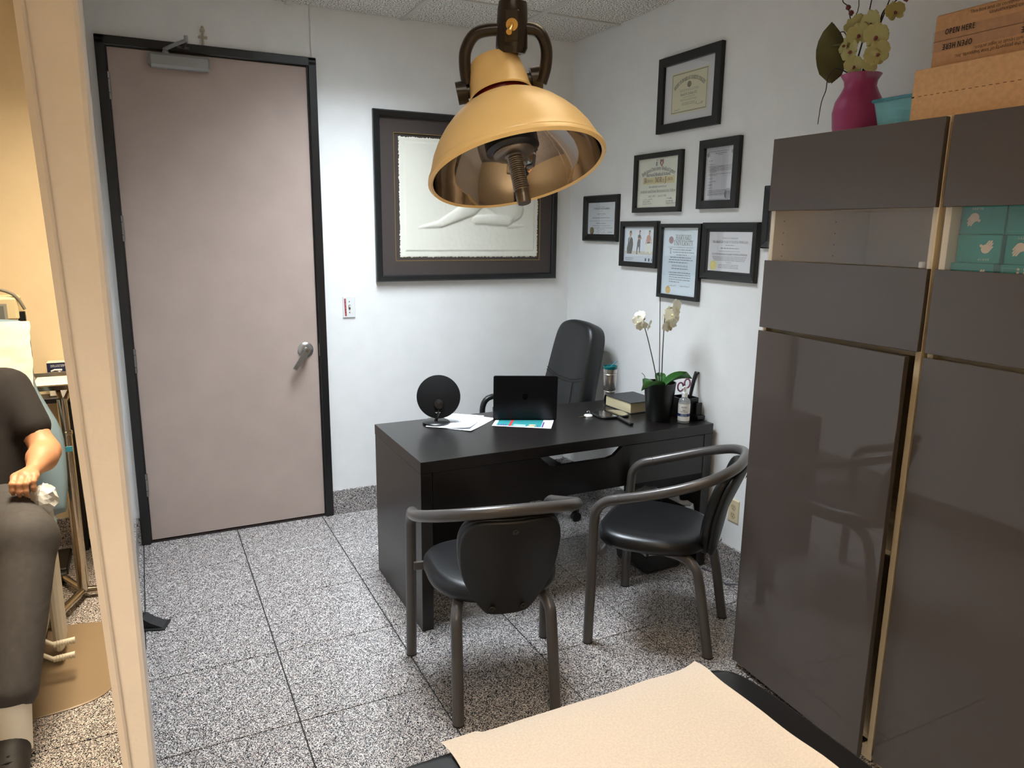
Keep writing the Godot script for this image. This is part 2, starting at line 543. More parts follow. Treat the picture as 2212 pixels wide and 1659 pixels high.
# ---------------------------------------------------------------- the setting
func build_shell() -> void:
	var wall := textured("wall_paint", mottle(c8(236, 236, 234), 0.012, 0.012, 4), Vector3.ONE * 0.8, 0.55, true, normal_noise(0.25, 12, 1.5, 512, 2), 0.04)
	var cream := textured("cream_wall_paint", mottle(c8(238, 218, 180), 0.012, 0.012, 6), Vector3.ONE * 0.8, 0.6)
	var beige := textured("beige_wall_paint", mottle(c8(246, 235, 222), 0.015, 0.012, 7), Vector3.ONE * 0.8, 0.6, true, normal_noise(0.25, 13, 1.5, 512, 2), 0.15)
	# floor of granite tiles
	var granite := textured("granite", granite_texture(), Vector3.ONE * 1.25, 0.45)
	var flo := setting("floor", "polished speckled granite tile floor")
	span_box("screed", pm("grout", c8(42, 40, 40), 0.9), flo, Vector3(-4.4, -0.12, -0.15), Vector3(0.15, -0.0035, 6.2))
	var ts := 0.4726
	var laid := pm("granite_tile", Color.WHITE, 0.2)
	laid.albedo_texture = granite.albedo_texture
	var kinds := []
	for k in 8: kinds.append(slab_mesh(ts - 0.0045, ts - 0.0045, 0.018, 0.0012, Vector2(0.05 + 0.045 * (k % 4), 0.05 + 0.16 * (k / 4)), 0.75, k))
	var lay := RandomNumberGenerator.new()
	lay.seed = 9
	for i in range(-4, 6):
		for j in range(-2, 12):
			var x0 := -2.5867 + ts * i; var z0 := 0.8897 + ts * j
			var xa := maxf(x0, -4.3); var xb := minf(x0 + ts, 0.0)
			var za := maxf(z0, 0.0); var zb := minf(z0 + ts, 6.0)
			if xb - xa < 0.01 or zb - za < 0.01: continue
			if xb - xa > ts - 0.001 and zb - za > ts - 0.001:
				put(kinds[lay.randi() % 8], "floor_tile", laid, flo, Transform3D(Basis(), Vector3(x0 + ts * 0.5, 0, z0 + ts * 0.5)))
			else:
				put(slab_mesh(xb - xa - 0.0045, zb - za - 0.0045, 0.018, 0.0012, Vector2(0.1, 0.1), 0.75, i), "floor_tile", laid, flo, Transform3D(Basis(), Vector3((xa + xb) * 0.5, 0, (za + zb) * 0.5)))
	# ceiling: acoustic tiles on a metal grid
	var acoustic := pm("acoustic_tile", Color.WHITE, 0.9)
	acoustic.albedo_texture = speckle_texture(c8(240, 236, 228), c8(104, 98, 90), 0.13, 92, 31)
	var ce := setting("ceiling", "suspended ceiling of pitted acoustic tiles on a white grid")
	span_box("ceiling_slab", pm("slab", c8(120, 118, 115), 0.9), ce, Vector3(-4.4, CEIL + 0.26, -0.15), Vector3(0.15, CEIL + 0.36, 6.2))
	var bar := pm("grid_bar", c8(205, 202, 195), 0.5)
	var gx := []
	for i in 8: gx.append(-0.486 - 0.61 * i)
	var gz := []
	for i in 10: gz.append(0.4785 + 0.61 * i)
	for x: float in gx:
		if x > -4.3: box_part("grid_bar", bar, ce, Vector3(x, CEIL + 0.002, 3.0), Vector3(0.024, 0.010, 6.0))
	for z: float in gz:
		if z < 6.0: box_part("grid_bar", bar, ce, Vector3(-2.15, CEIL + 0.003, z), Vector3(4.3, 0.008, 0.024))
	var xs := [0.0] + gx
	var zs := [0.0] + gz
	for i in xs.size() - 1:
		for j in zs.size() - 1:
			var xb: float = xs[i]; var xa: float = maxf(xs[i + 1], -4.3)
			var za: float = zs[j]; var zb: float = minf(zs[j + 1], 6.0)
			if xb - xa < 0.02 or zb - za < 0.02: continue
			if i == 2 and (j == 1 or j == 2): continue          # the light over the desk
			if i == 4 and (j == 7 or j == 8): continue          # the light over the treatment chair
			if i == 2 and (j == 4 or j == 5): continue          # the light over the examination table
			put(slab_mesh(xb - xa - 0.008, zb - za - 0.008, 0.016, 0.001, Vector2(0.01, 0.01), 0.63, i + j, false), "ceiling_tile", acoustic, ce, Transform3D(Basis(), Vector3((xa + xb) * 0.5, CEIL + 0.007, (za + zb) * 0.5)))
	# walls with thickness
	var wb := setting("wall_back", "white back wall with the door and the framed relief")
	var st := mk(false)
	var H := CEIL + 0.3
	bx(st, Vector3((-2.74 - 2.57) * 0.5, H * 0.5, -0.075), Vector3(0.17, H, 0.15)); bx(st, Vector3((-1.60 + 0.15) * 0.5, H * 0.5, -0.075), Vector3(1.75, H, 0.15))
	bx(st, Vector3(-2.085, (2.51 + H) * 0.5, -0.075), Vector3(0.98, H - 2.51, 0.15))
	done(st, "wall_face", wall, wb)
	span_box("corridor_blank", pm("dark_void", c8(60, 58, 55), 0.9), wb, Vector3(-2.74, 0, -0.2), Vector3(-1.4, 2.7, -0.15))
	var wr := setting("wall_right", "white side wall hung with framed certificates")
	span_box("wall_face", wall, wr, Vector3(0.0, 0.0, 0.0), Vector3(0.15, H, 6.15))
	var wl := setting("wall_left", "white wall beside the door hinges")
	span_box("wall_face", wall, wl, Vector3(-2.76, 0.0, 0.0), Vector3(-2.622, H, 2.74))
	var wm := setting("wall_middle", "beige wall end beside the wall mirror")
	span_box("wall_face", beige, wm, Vector3(-4.3, 0.0, 2.735), Vector3(-2.529, H, MIRROR_Z), 0.006)
	var wz := setting("wall_rear", "cream wall behind the treatment chair")
	span_box("wall_face", cream, wz, Vector3(-4.3, 0.0, 6.0), Vector3(0.0, H, 6.15))
	var wf := setting("wall_far_left", "cream wall beside the treatment area")
	span_box("wall_face", cream, wf, Vector3(-4.45, 0.0, 2.7), Vector3(-4.3, H, 6.15))
	# granite skirting
	var bb := setting("baseboard_back", "granite skirting along the back wall")
	span_box("skirting", granite, bb, Vector3(-1.575, 0, 0), Vector3(-0.012, 0.15, 0.012), 0.002)
	span_box("skirting", granite, bb, Vector3(-2.622, 0, 0), Vector3(-2.593, 0.15, 0.012), 0.002)
	var br := setting("baseboard_right", "granite skirting along the certificate wall")
	span_box("skirting", granite, br, Vector3(-0.012, 0, 0), Vector3(0, 0.16, 6.0), 0.002)
	var bl := setting("baseboard_left", "granite skirting along the wall by the door hinges")
	span_box("skirting", granite, bl, Vector3(-2.622, 0, 0.012), Vector3(-2.610, 0.15, 2.735), 0.002)
	var bz := setting("baseboard_rear", "granite skirting behind the treatment chair")
	span_box("skirting", granite, bz, Vector3(-4.3, 0, 5.988), Vector3(-0.012, 0.15, 6.0), 0.002)

func build_door() -> void:
	var d := setting("door_1", "beige flush door in a black steel frame")
	d.position = Vector3(-2.084, 0, 0)
	var black := pm("door_frame_black", c8(24, 23, 23), 0.35)
	var st := mk(false)
	for s in [-1.0, 1.0]:
		bx(st, Vector3(s * 0.487, 1.266, 0.004), Vector3(0.042, 2.532, 0.036), 0.003)      # jamb face
		bx(st, Vector3(s * 0.475, 1.25, -0.06), Vector3(0.03, 2.5, 0.13))                    # jamb in the wall
		bx(st, Vector3(s * 0.4655, 1.25, -0.004), Vector3(0.006, 2.49, 0.026))
	bx(st, Vector3(0, 2.5115, 0.004), Vector3(1.016, 0.042, 0.036), 0.003)
	bx(st, Vector3(0, 2.50, -0.06), Vector3(0.96, 0.025, 0.13))
	done(st, "door_frame", black, d)
	var paint := textured("door_paint", mottle(c8(178, 160, 150), 0.02, 0.01, 21), Vector3.ONE * 0.7, 0.42, true, normal_noise(0.3, 14, 1.0), 0.06)
	box_part("door_leaf", paint, d, Vector3(0, 1.2505, -0.024), Vector3(0.921, 2.473, 0.044), 0.002)
	box_part("threshold", pm("threshold_dark", c8(46, 34, 32), 0.6), d, Vector3(0, 0.004, -0.03), Vector3(0.92, 0.008, 0.06))
	var steel := pm("satin_steel", c8(168, 166, 162), 0.32, 0.9)
	var dull := pm("hinge_steel", c8(150, 148, 144), 0.42, 0.85)
	for y in [2.311, 1.650, 0.990, 0.327]:
		var h := group_part("hinge", d, Transform3D(Basis(), Vector3(-0.463, y, 0.008)))
		var s1 := mk()
		for k in 3:
			var y0: float = [-0.062, -0.030, 0.032][k]
			var y1: float = [-0.032, 0.030, 0.062][k]
			tube(s1, [Vector3(0, y0 + 0.0007, 0), Vector3(0, y1 - 0.0007, 0)], 0.0075, 12)
		done(s1, "knuckle", dull, h)
		box_part("hinge_leaf", dull, h, Vector3(0.006, 0, -0.007), Vector3(0.006, 0.122, 0.004))
	# lever handle on a dished rose
	var hd := group_part("door_handle", d, Transform3D(Basis(), Vector3(0.391, 0.996, -0.002)))
	var s2 := mk()
	lathe(s2, [Vector2(0.043, 0), Vector2(0.043, 0.004), Vector2(0.036, 0.011), Vector2(0.019, 0.014), Vector2(0.017, 0.014), Vector2(0.015, 0.03), Vector2(0.0141, 0.05), Vector2(0.0001, 0.052)], 40, Transform3D(Basis(Vector3.RIGHT, PI / 2), Vector3.ZERO))
	done(s2, "rose", steel, hd)
	var s3 := mk(false)
	var lever := PackedVector2Array([Vector2(-0.016, 0.0), Vector2(-0.012, 0.014), Vector2(0.0, 0.018), Vector2(0.013, 0.013), Vector2(0.016, 0.0), Vector2(0.013, -0.098), Vector2(0.010, -0.106), Vector2(-0.010, -0.106), Vector2(-0.013, -0.098)])
	prism(s3, lever, 0.0, 0.012, Transform3D(Basis(Vector3.BACK, -0.62), Vector3(0, 0, 0.044)))
	var tip := PackedVector2Array([Vector2(-0.0125, -0.1), Vector2(0.0125, -0.1), Vector2(0.010, -0.124), Vector2(-0.010, -0.124)])
	prism(s3, tip, 0.0, 0.011, Transform3D(Basis(Vector3.BACK, -0.62) * Basis(Vector3.RIGHT, -0.35), Vector3(0, 0, 0.044 + 0.036)) if false else Transform3D(Basis(Vector3.BACK, -0.62), Vector3(0, 0, 0.040)))
	done(s3, "lever", steel, hd)
	var s4 := mk()
	lathe(s4, [Vector2(0.007, 0), Vector2(0.007, 0.003), Vector2(0.0045, 0.003), Vector2(0.0045, 0.001), Vector2(0.0001, 0.001)], 20, Transform3D(Basis(Vector3.RIGHT, PI / 2), Vector3(0, 0.002, 0.0565)))
	done(s4, "lock_button", pm("bright_steel", c8(210, 208, 205), 0.15, 1.0), hd)
	box_part("strike_plate", steel, d, Vector3(0.4652, 0.995, 0.011), Vector3(0.004, 0.07, 0.012))
	# door closer with its folding arm
	var cl := group_part("door_closer", d, Transform3D(Basis(), Vector3(-0.150, 2.440, 0.0)))
	var grey := pm("closer_grey", c8(150, 149, 146), 0.38, 0.15)
	box_part("closer_body", grey, cl, Vector3(0, 0, 0.03), Vector3(0.275, 0.066, 0.056), 0.012)
	var s5 := mk()
	lathe(s5, [Vector2(0.016, 0.030), Vector2(0.016, 0.044), Vector2(0.012, 0.046), Vector2(0.012, 0.058)], 20, Transform3D(Basis(), Vector3(-0.058, 0, 0.03)), false, true)
	done(s5, "spindle", grey, cl)
	var s6 := mk()
	tube(s6, [Vector3(-0.062, 0.054, 0.028), Vector3(-0.02, 0.066, 0.09), Vector3(0.028, 0.078, 0.155)], 0.010, 8, 0.008)
	tube(s6, [Vector3(0.028, 0.070, 0.155), Vector3(0.028, 0.098, 0.155)], 0.009, 12)
	done(s6, "closer_arm", grey, cl)
	var s7 := mk()
	tube(s7, [Vector3(0.028, 0.074, 0.152), Vector3(0.022, 0.070, 0.02)], 0.007, 8)
	bx(s7, Vector3(0.022, 0.069, 0.018), Vector3(0.055, 0.012, 0.02), 0.002)
	done(s7, "forearm", pm("closer_dark", c8(96, 94, 92), 0.35, 0.6), cl)

func build_wall_things() -> void:
	# light switch with a red embossed strip
	var sw := thing("light_switch", "white wall switch with a red embossed label strip beside the door", "switch", Vector3(-1.441, 1.2265, 0.0))
	var st := mk(false)
	mitred(st, 0.072, 0.122, [Vector2(0, 0), Vector2(0, 0.003), Vector2(0.004, 0.007)])
	q4(st, Vector3(-0.032, -0.057, 0.007), Vector3(0.032, -0.057, 0.007), Vector3(0.032, 0.057, 0.007), Vector3(-0.032, 0.057, 0.007))
	done(st, "cover_plate", pm("switch_white", c8(226, 228, 226), 0.3), sw)
	box_part("toggle_slot", pm("slot_grey", c8(120, 112, 100), 0.5), sw, Vector3(0.002, 0.0, 0.0072), Vector3(0.0115, 0.026, 0.001))
	box_part("toggle", pm("toggle_ivory", c8(214, 210, 198), 0.35), sw, Vector3(0.002, 0.004, 0.012), Vector3(0.008, 0.010, 0.012), 0.001)
	box_part("label_strip", pm("label_red", c8(140, 26, 38), 0.3), sw, Vector3(-0.0215, 0.0, 0.0075), Vector3(0.010, 0.098, 0.001), 0.0, Transform3D(Basis(Vector3.BACK, 0.03), Vector3.ZERO))
	var s2 := mk(false)
	for y in 22:
		if y in [4, 7, 12, 17]: continue
		bx(s2, Vector3(-0.0215 - (y - 11) * 0.00012, (y - 10.5) * 0.0042, 0.0081), Vector3(0.0042, 0.0024, 0.0004))
	done(s2, "embossed_print", pm("emboss_pale", c8(214, 150, 150), 0.5), sw)
	for y in [-0.031, 0.031]:
		var s3 := mk()
		lathe(s3, [Vector2(0.0035, 0), Vector2(0.003, 0.0012), Vector2(0.0001, 0.0014)], 12, Transform3D(Basis(Vector3.RIGHT, PI / 2), Vector3(0.002, y, 0.007)))
		done(s3, "screw", pm("screw_steel", c8(140, 140, 138), 0.35, 0.8), sw)
	# small cross over the door
	var cr := thing("wall_cross", "small pale ornate cross fixed above the door frame", "cross", Vector3(-2.119, 2.532, 0.004))
	var s4 := mk(false)
	bx(s4, Vector3(0, 0.034, 0.003), Vector3(0.009, 0.068, 0.006), 0.001); bx(s4, Vector3(0, 0.040, 0.003), Vector3(0.032, 0.009, 0.006), 0.001)
	lathe(s4, [Vector2(0.012, 0), Vector2(0.012, 0.004), Vector2(0.008, 0.006), Vector2(0.0001, 0.006)], 10, Transform3D(Basis(Vector3.RIGHT, PI / 2), Vector3(0, 0.072, 0)))
	lathe(s4, [Vector2(0.007, 0), Vector2(0.007, 0.005), Vector2(0.0001, 0.006)], 10, Transform3D(Basis(Vector3.RIGHT, PI / 2), Vector3(0, 0.085, 0)))
	for s in [-1, 1]: lathe(s4, [Vector2(0.006, 0), Vector2(0.006, 0.005), Vector2(0.0001, 0.006)], 10, Transform3D(Basis(Vector3.RIGHT, PI / 2), Vector3(s * 0.016, 0.040, 0)))
	done(s4, "cross_body", pm("cross_pewter", c8(176, 166, 146), 0.4, 0.3), cr)
	# floor door stop
	var ds := thing("door_stop", "black rubber door stop on the floor by the wall end", "door stop", Vector3(-2.575, 0, 0.93), -0.35)
	var s5 := mk(false)
	prism(s5, PackedVector2Array([Vector2(-0.06, 0), Vector2(0.07, 0), Vector2(0.072, 0.006), Vector2(0.02, 0.03), Vector2(-0.012, 0.052), Vector2(-0.06, 0.045)]), -0.03, 0.03)
	bx(s5, Vector3(0.0, 0.004, 0), Vector3(0.16, 0.008, 0.085), 0.003)
	done(s5, "rubber_wedge", pm("black_rubber", c8(22, 22, 22), 0.55), ds)
	var s6 := mk()
	tube(s6, [Vector3(-0.03, 0.03, 0.0), Vector3(-0.03, 0.085, 0.0)], 0.012, 14)
	done(s6, "steel_pin", pm("satin_steel", Color.WHITE), ds)
	# wall outlet and a cord behind the guest chair
	var ou := thing("wall_outlet", "ivory wall socket low on the certificate wall", "socket", Vector3(0, 0.345, 1.625), -PI / 2)
	var s7 := mk(false)
	mitred(s7, 0.07, 0.115, [Vector2(0, 0), Vector2(0, 0.003), Vector2(0.004, 0.006)])
	q4(s7, Vector3(-0.031, -0.0535, 0.006), Vector3(0.031, -0.0535, 0.006), Vector3(0.031, 0.0535, 0.006), Vector3(-0.031, 0.0535, 0.006))
	done(s7, "cover_plate", pm("outlet_ivory", c8(214, 198, 164), 0.35), ou)
	for y in [-0.02, 0.02]:
		var o2 := group_part("receptacle", ou, Transform3D(Basis(), Vector3(0, y, 0.006)))
		var s8 := mk()
		lathe(s8, [Vector2(0.017, 0), Vector2(0.0165, 0.0015), Vector2(0.0001, 0.0015)], 24, Transform3D(Basis(Vector3.RIGHT, PI / 2), Vector3.ZERO))
		done(s8, "receptacle_face", pm("outlet_face", c8(196, 178, 142), 0.35), o2)
		var s9 := mk(false)
		for x in [-0.006, 0.006]: bx(s9, Vector3(x, 0.003, 0.0016), Vector3(0.002, 0.008, 0.0005))
		bx(s9, Vector3(0, -0.008, 0.0016), Vector3(0.004, 0.004, 0.0005))
		done(s9, "slots", pm("slot_dark", c8(30, 26, 22), 0.6), o2)
	var co := thing("power_cord", "grey power cord lying on the floor along the skirting", "cord", Vector3(0, 0, 0))
	var s10 := mk()
	tube(s10, curve([Vector3(-0.06, 0.006, 1.50), Vector3(-0.045, 0.006, 1.60), Vector3(-0.075, 0.006, 1.68), Vector3(-0.05, 0.02, 1.74), Vector3(-0.03, 0.006, 1.80), Vector3(-0.03, 0.006, 2.05)], 6), 0.004, 8)
	done(s10, "cable", pm("cord_grey", c8(96, 94, 102), 0.5), co)

# ---------------------------------------------------------------- pictures
func relief_height(p: Vector2) -> float:      # p in metres from the sheet's lower left corner; low relief of limbs on an embossed plate
	var h := 0.0
	var px := Vector2(p.x / 0.000712 + 290.0, 1390.0 - p.y / 0.000616)
	if px.x > 335 and px.x < 1505 and px.y > 352 and px.y < 1330:
		h = 0.0035
	for b in [[455, 1115, 640, 1080, 10, 34], [640, 1078, 900, 930, 36, 72], [900, 930, 1010, 800, 72, 78], [1010, 800, 1290, 930, 80, 112], [960, 1035, 1240, 1030, 42, 62], [1120, 890, 1190, 985, 44, 36], [1190, 985, 1265, 1088, 35, 23], [1268, 1090, 1405, 1088, 24, 8], [1285, 900, 1230, 620, 105, 100], [1230, 640, 1120, 880, 45, 42]]:
		var a := Vector2(b[0], b[1]); var c := Vector2(b[2], b[3])
		var t := clampf((px - a).dot(c - a) / (c - a).length_squared(), 0, 1)
		var r := lerpf(b[4], b[5], t)
		var d := px.distance_to(a + (c - a) * t) / r
		if d < 1.0: h = maxf(h, 0.0035 + sqrt(1.0 - d * d) * minf(r * 0.00022, 0.014))
	for k in 5:     # loose strands
		var sx := 690.0 + k * 16.0 - (px.y - 900.0) * 0.08
		if px.y > 820 and px.y < 960 and absf(px.x - sx) < 5.0: h = maxf(h, 0.0045)
	return h

func build_artwork() -> void:
	var w := 1.172; var h := 0.941
	var t := thing("framed_relief", "large white cast paper relief of limbs in a wide black frame", "artwork", Vector3(-0.693, 1.837, 0.0))
	var black := pm("art_frame_black", c8(20, 21, 22), 0.35)
	var st := mk(false)
	mitred(st, w, h, [Vector2(0, 0.001), Vector2(0, 0.024), Vector2(0.008, 0.034), Vector2(0.030, 0.030), Vector2(0.036, 0.022), Vector2(0.036, 0.012)])
	done(st, "frame", black, t)
	var matb := textured("mat_board_brown", mottle(c8(66, 58, 54), 0.05, 0.2, 41), Vector3.ONE * 3.0, 0.9)
	# double mat with a gold bevel line
	var s1 := mk(false)
	mitred(s1, w - 0.06, h - 0.06, [Vector2(0, 0.002), Vector2(0, 0.0125), Vector2(0.088, 0.0125), Vector2(0.088, 0.008)])
	done(s1, "outer_mat", matb, t)
	var s2 := mk(false)
	mitred(s2, 0.940, 0.709, [Vector2(0, 0.0125), Vector2(0.0, 0.0135), Vector2(0.0028, 0.0135), Vector2(0.0028, 0.007)])
	done(s2, "gold_fillet", pm("fillet_gold", c8(178, 146, 84), 0.35, 0.6), t)
	box_part("backing_mat", matb, t, Vector3(0, 0, 0.005), Vector3(w - 0.07, h - 0.07, 0.004))
	# deckled relief sheet
	var sheet := mk()
	var nx := 180; var ny := 134
	var sw := 0.894; var sh := 0.668
	var nn := noise(0.09, 3); var dk := noise(0.35, 9, FastNoiseLite.TYPE_SIMPLEX_SMOOTH, 3)
	var grid := []
	for j in ny + 1:
		var row := PackedVector3Array()
		for i in nx + 1:
			var x := sw * i / nx; var y := sh * j / ny
			var hh := 0.008 + relief_height(Vector2(x, y)) + nn.get_noise_2d(i * 1.7, j * 1.7) * 0.0005
			if i == 0 or i == nx: x += dk.get_noise_2d(i, j * 3.0) * 0.007; hh = 0.006
			if j == 0 or j == ny: y += dk.get_noise_2d(i * 3.0, j) * 0.007; hh = 0.006
			row.append(Vector3(x - sw * 0.5 + 0.006, y - sh * 0.5 + 0.001, 0.003 + hh))
		grid.append(row)
	for j in ny:
		for i in nx: q4(sheet, grid[j][i], grid[j][i + 1], grid[j + 1][i + 1], grid[j + 1][i])
	done(sheet, "relief_sheet", pm("cast_paper", c8(228, 226, 212), 0.85), t)

func picture(called: String, label: String, z0: float, z1: float, y0: float, y1: float, border: float, moulded: bool, paper: Color, mat_inset := 0.0) -> Array:   # framed sheet on the right-hand wall
	var w := z1 - z0; var h := y1 - y0
	var t := thing(called, label, "framed document", Vector3(0, (y0 + y1) * 0.5, (z0 + z1) * 0.5), -PI / 2, "framed documents on the side wall")
	var st := mk(false)
	if moulded: mitred(st, w, h, [Vector2(0, 0.001), Vector2(0, 0.016), Vector2(0.006, 0.024), Vector2(0.010, 0.022), Vector2(border * 0.7, 0.016), Vector2(border * 0.75, 0.013), Vector2(border - 0.004, 0.011), Vector2(border, 0.009), Vector2(border, 0.004)])
	else: mitred(st, w, h, [Vector2(0, 0.001), Vector2(0, 0.022), Vector2(0.0015, 0.0235), Vector2(border - 0.0015, 0.0235), Vector2(border, 0.022), Vector2(border, 0.004)])
	done(st, "frame", pm("picture_black", c8(13, 13, 13), 0.42), t)
	var iw := w - border * 2; var ih := h - border * 2
	var sheet: Node3D
	if mat_inset > 0.0:
		box_part("mat_board", pm("mat_white", c8(214, 214, 216), 0.8), t, Vector3(0, 0, 0.005), Vector3(iw + 0.004, ih + 0.004, 0.003))
		iw = 0.275; ih = 0.197
		sheet = group_part("certificate", t, Transform3D(Basis(), Vector3(0, -0.002, 0.0075)))
	else:
		sheet = group_part("certificate", t, Transform3D(Basis(), Vector3(0, 0, 0.006)))
	box_part("sheet", pm("paper_%d_%d_%d" % [paper.r8, paper.g8, paper.b8], paper, 0.8), sheet, Vector3.ZERO, Vector3(iw + (0.004 if mat_inset == 0.0 else 0.0), ih + (0.004 if mat_inset == 0.0 else 0.0), 0.001))
	put_pane(t, w - border * 2, h - border * 2, 0.0105)
	return [sheet, iw, ih, t]

func put_pane(t: Node3D, w: float, h: float, z: float) -> void:
	box_part("glass_pane", glass_mat("picture_glass", Color(1, 1, 1), 0.03), t, Vector3(0, 0, z), Vector3(w, h, 0.001))

func build_certificates() -> void:
	var ink := pm("ink", c8(30, 30, 34), 0.8)
	var fine := pm("fine_ink", c8(88, 88, 92), 0.8)
	var red := pm("ink_red", c8(124, 54, 44), 0.8)
	var gold := pm("seal_gold", c8(206, 164, 60), 0.45, 0.3)
	var olive := pm("seal_olive", c8(120, 104, 40), 0.5, 0.2)
	rng.seed = 77
	var Z := 0.0012
	# 1 American Board of Cosmetic Surgery
	var p := picture("framed_certificate", "topmost frame on the wall, a cream board certificate in a wide white mat", 0.885, 1.352, 2.160, 2.525, 0.043, false, c8(218, 214, 178), 0.06)
	var b := mk(false)
	for k in 46:
		for s in [-1, 1]: bx(b, Vector3(-0.128 + k * 0.00569, s * 0.090, 0.0008), Vector3(0.0034, 0.005, 0.0004))
	for k in 32:
		for s in [-1, 1]: bx(b, Vector3(s * 0.129, -0.088 + k * 0.00568, 0.0008), Vector3(0.0045, 0.0034, 0.0004))
	done(b, "border_print", pm("ink_brown", c8(86, 78, 50), 0.8), p[0])
	var st := text_tool()
	arc_text(st, "AMERICAN BOARD OF COSMETIC SURGERY", bold, 0.017, Vector2(0, -0.117), 0.180, 1.38, Z)
	text_into(st, "Ronald W. Strahan, M.D.", serif, 0.012, Vector3(0, -0.010, Z), 0, 0.9, Basis.IDENTITY, 0.125)
	text_done(st, "lettering", ink, p[0])
	st = mk(false)
	for y in [0.012, 0.006]: word_bars(st, -0.07, 0.07, y, 0.0024, Z)
	word_bars(st, -0.045, 0.045, -0.024, 0.0022, Z)
	for y in [-0.034, -0.039]: word_bars(st, -0.062, 0.062, y, 0.0022, Z)
	for y in [-0.050, -0.055, -0.060]: word_bars(st, -0.05, 0.05, y, 0.0022, Z)
	scribble(st, -0.11, -0.078, 0.045, 0.014, Z, 3); scribble(st, 0.055, -0.066, 0.05, 0.014, Z, 5)
	done(st, "small_print", fine, p[0])
	seal(p[0], "emblem", olive, Vector3(0, 0.033, 0.0008), 0.0145)
	# 2 Beth Israel Deaconess / Harvard Medical School
	p = picture("framed_certificate", "large cream fellowship certificate with a crest and gold name band", 0.703, 1.105, 1.766, 2.070, 0.026, false, c8(222, 222, 206))
	box_part("name_band", pm("band_gold", c8(212, 200, 140), 0.7), p[0], Vector3(0.005, 0.012, 0.0008), Vector3(0.27, 0.035, 0.0004))
	st = text_tool()
	arc_text(st, "Beth Israel Deaconess Medical Center", bold, 0.019, Vector2(0, -0.262), 0.335, 0.86, Z)
	text_into(st, "Harvard Medical School", bold, 0.017, Vector3(0, 0.042, Z), 0, 1.0, Basis.IDENTITY, 0.205)
	text_into(st, "oberto", serif, 0.016, Vector3(-0.072, 0.012, Z), 0, 0.9)
	text_into(st, "rg", serif, 0.016, Vector3(0.044, 0.012, Z), 0, 0.9)
	text_into(st, "r.", serif, 0.016, Vector3(0.080, 0.012, Z), 0, 0.9)
	text_into(st, "has faithfully served as an", serif, 0.010, Vector3(0, -0.020, Z), 0, 1.0, Basis(Vector3.RIGHT, Vector3(0.25, 1, 0), Vector3.BACK), 0.15)
	text_into(st, "Aesthetic and Breast Reconstruction Fellow", serif, 0.015, Vector3(0, -0.043, Z), 0, 1.0, Basis.IDENTITY, 0.30)
	text_into(st, "July 1, 1997  —  June 30, 1998", serif, 0.010, Vector3(0, -0.068, Z), 0, 1.0, Basis(Vector3.RIGHT, Vector3(0.25, 1, 0), Vector3.BACK), 0.15)
	text_into(st, "Program Director", serif, 0.0075, Vector3(-0.125, -0.106, Z), 1)
	text_into(st, "Program Director", serif, 0.0075, Vector3(0.075, -0.106, Z), 1)
	text_done(st, "lettering", ink, p[0])
	st = text_tool()
	for a in [["R", -0.108], ["M", -0.008], ["R", 0.023], ["J", 0.066], ["M.D.", 0.106]]: text_into(st, a[0], bold, 0.026 if a[0].length() == 1 else 0.014, Vector3(a[1], 0.014, Z + 0.0002))
	text_done(st, "initials", red, p[0])
	st = mk(false)
	word_bars(st, -0.125, -0.055, -0.096, 0.005, Z); word_bars(st, 0.075, 0.135, -0.096, 0.005, Z)
	scribble(st, -0.125, -0.086, 0.09, 0.012, Z, 8); scribble(st, 0.08, -0.084, 0.05, 0.010, Z, 9)
	bx(st, Vector3(-0.016, 0.096, Z), Vector3(0.010, 0.022, 0.0004)); bx(st, Vector3(-0.014, 0.114, Z), Vector3(0.005, 0.006, 0.0004))
	done(st, "small_print", fine, p[0])
	st = mk(false)
	prism(st, PackedVector2Array([Vector2(0.012, 0.116), Vector2(0.042, 0.116), Vector2(0.042, 0.096), Vector2(0.027, 0.080), Vector2(0.012, 0.096)]), 0.0006, 0.0012)
	done(st, "crest", red, p[0])
	box_part("crest_charge", pm("crest_white", c8(225, 222, 214), 0.8), p[0], Vector3(0.027, 0.098, 0.0014), Vector3(0.007, 0.013, 0.0004))
	# 3 state letter with a grey seal
	p = picture("framed_certificate", "white official letter with a large grey seal at its lower corner", 1.236, 1.509, 1.776, 2.095, 0.038, false, c8(206, 207, 212))
	st = mk(false)
	word_bars(st, -0.085, 0.06, 0.103, 0.0032, Z); word_bars(st, -0.035, 0.04, 0.094, 0.004, Z); word_bars(st, -0.018, 0.018, 0.087, 0.003, Z)
	word_bars(st, -0.078, -0.045, 0.062, 0.003, Z); word_bars(st, -0.078, -0.035, 0.045, 0.003, Z)
	for k in 6: word_bars(st, -0.078, 0.080 if k < 5 else -0.02, 0.036 - k * 0.0052, 0.003, Z)
	for k in 2: word_bars(st, -0.078, 0.080 if k < 1 else -0.02, 0.000 - k * 0.0052, 0.003, Z)
	word_bars(st, -0.078, -0.04, -0.020, 0.003, Z); scribble(st, -0.076, -0.036, 0.055, 0.010, Z, 12)
	for y in [-0.047, -0.052, -0.063]: word_bars(st, -0.076, -0.045, y, 0.003, Z)
	for k in 6: word_bars(st, -0.076, 0.072 if k < 5 else 0.04, -0.074 - k * 0.0046, 0.003, Z)
	word_bars(st, -0.09, 0.05, -0.117, 0.0024, Z)
	done(st, "small_print", fine, p[0])
	seal(p[0], "seal", pm("seal_grey", c8(110, 112, 114), 0.6), Vector3(0.066, -0.094, 0.0008), 0.025)
	seal(p[0], "stamp", pm("stamp_pale", c8(150, 151, 156), 0.7), Vector3(-0.083, 0.090, 0.0007), 0.010)
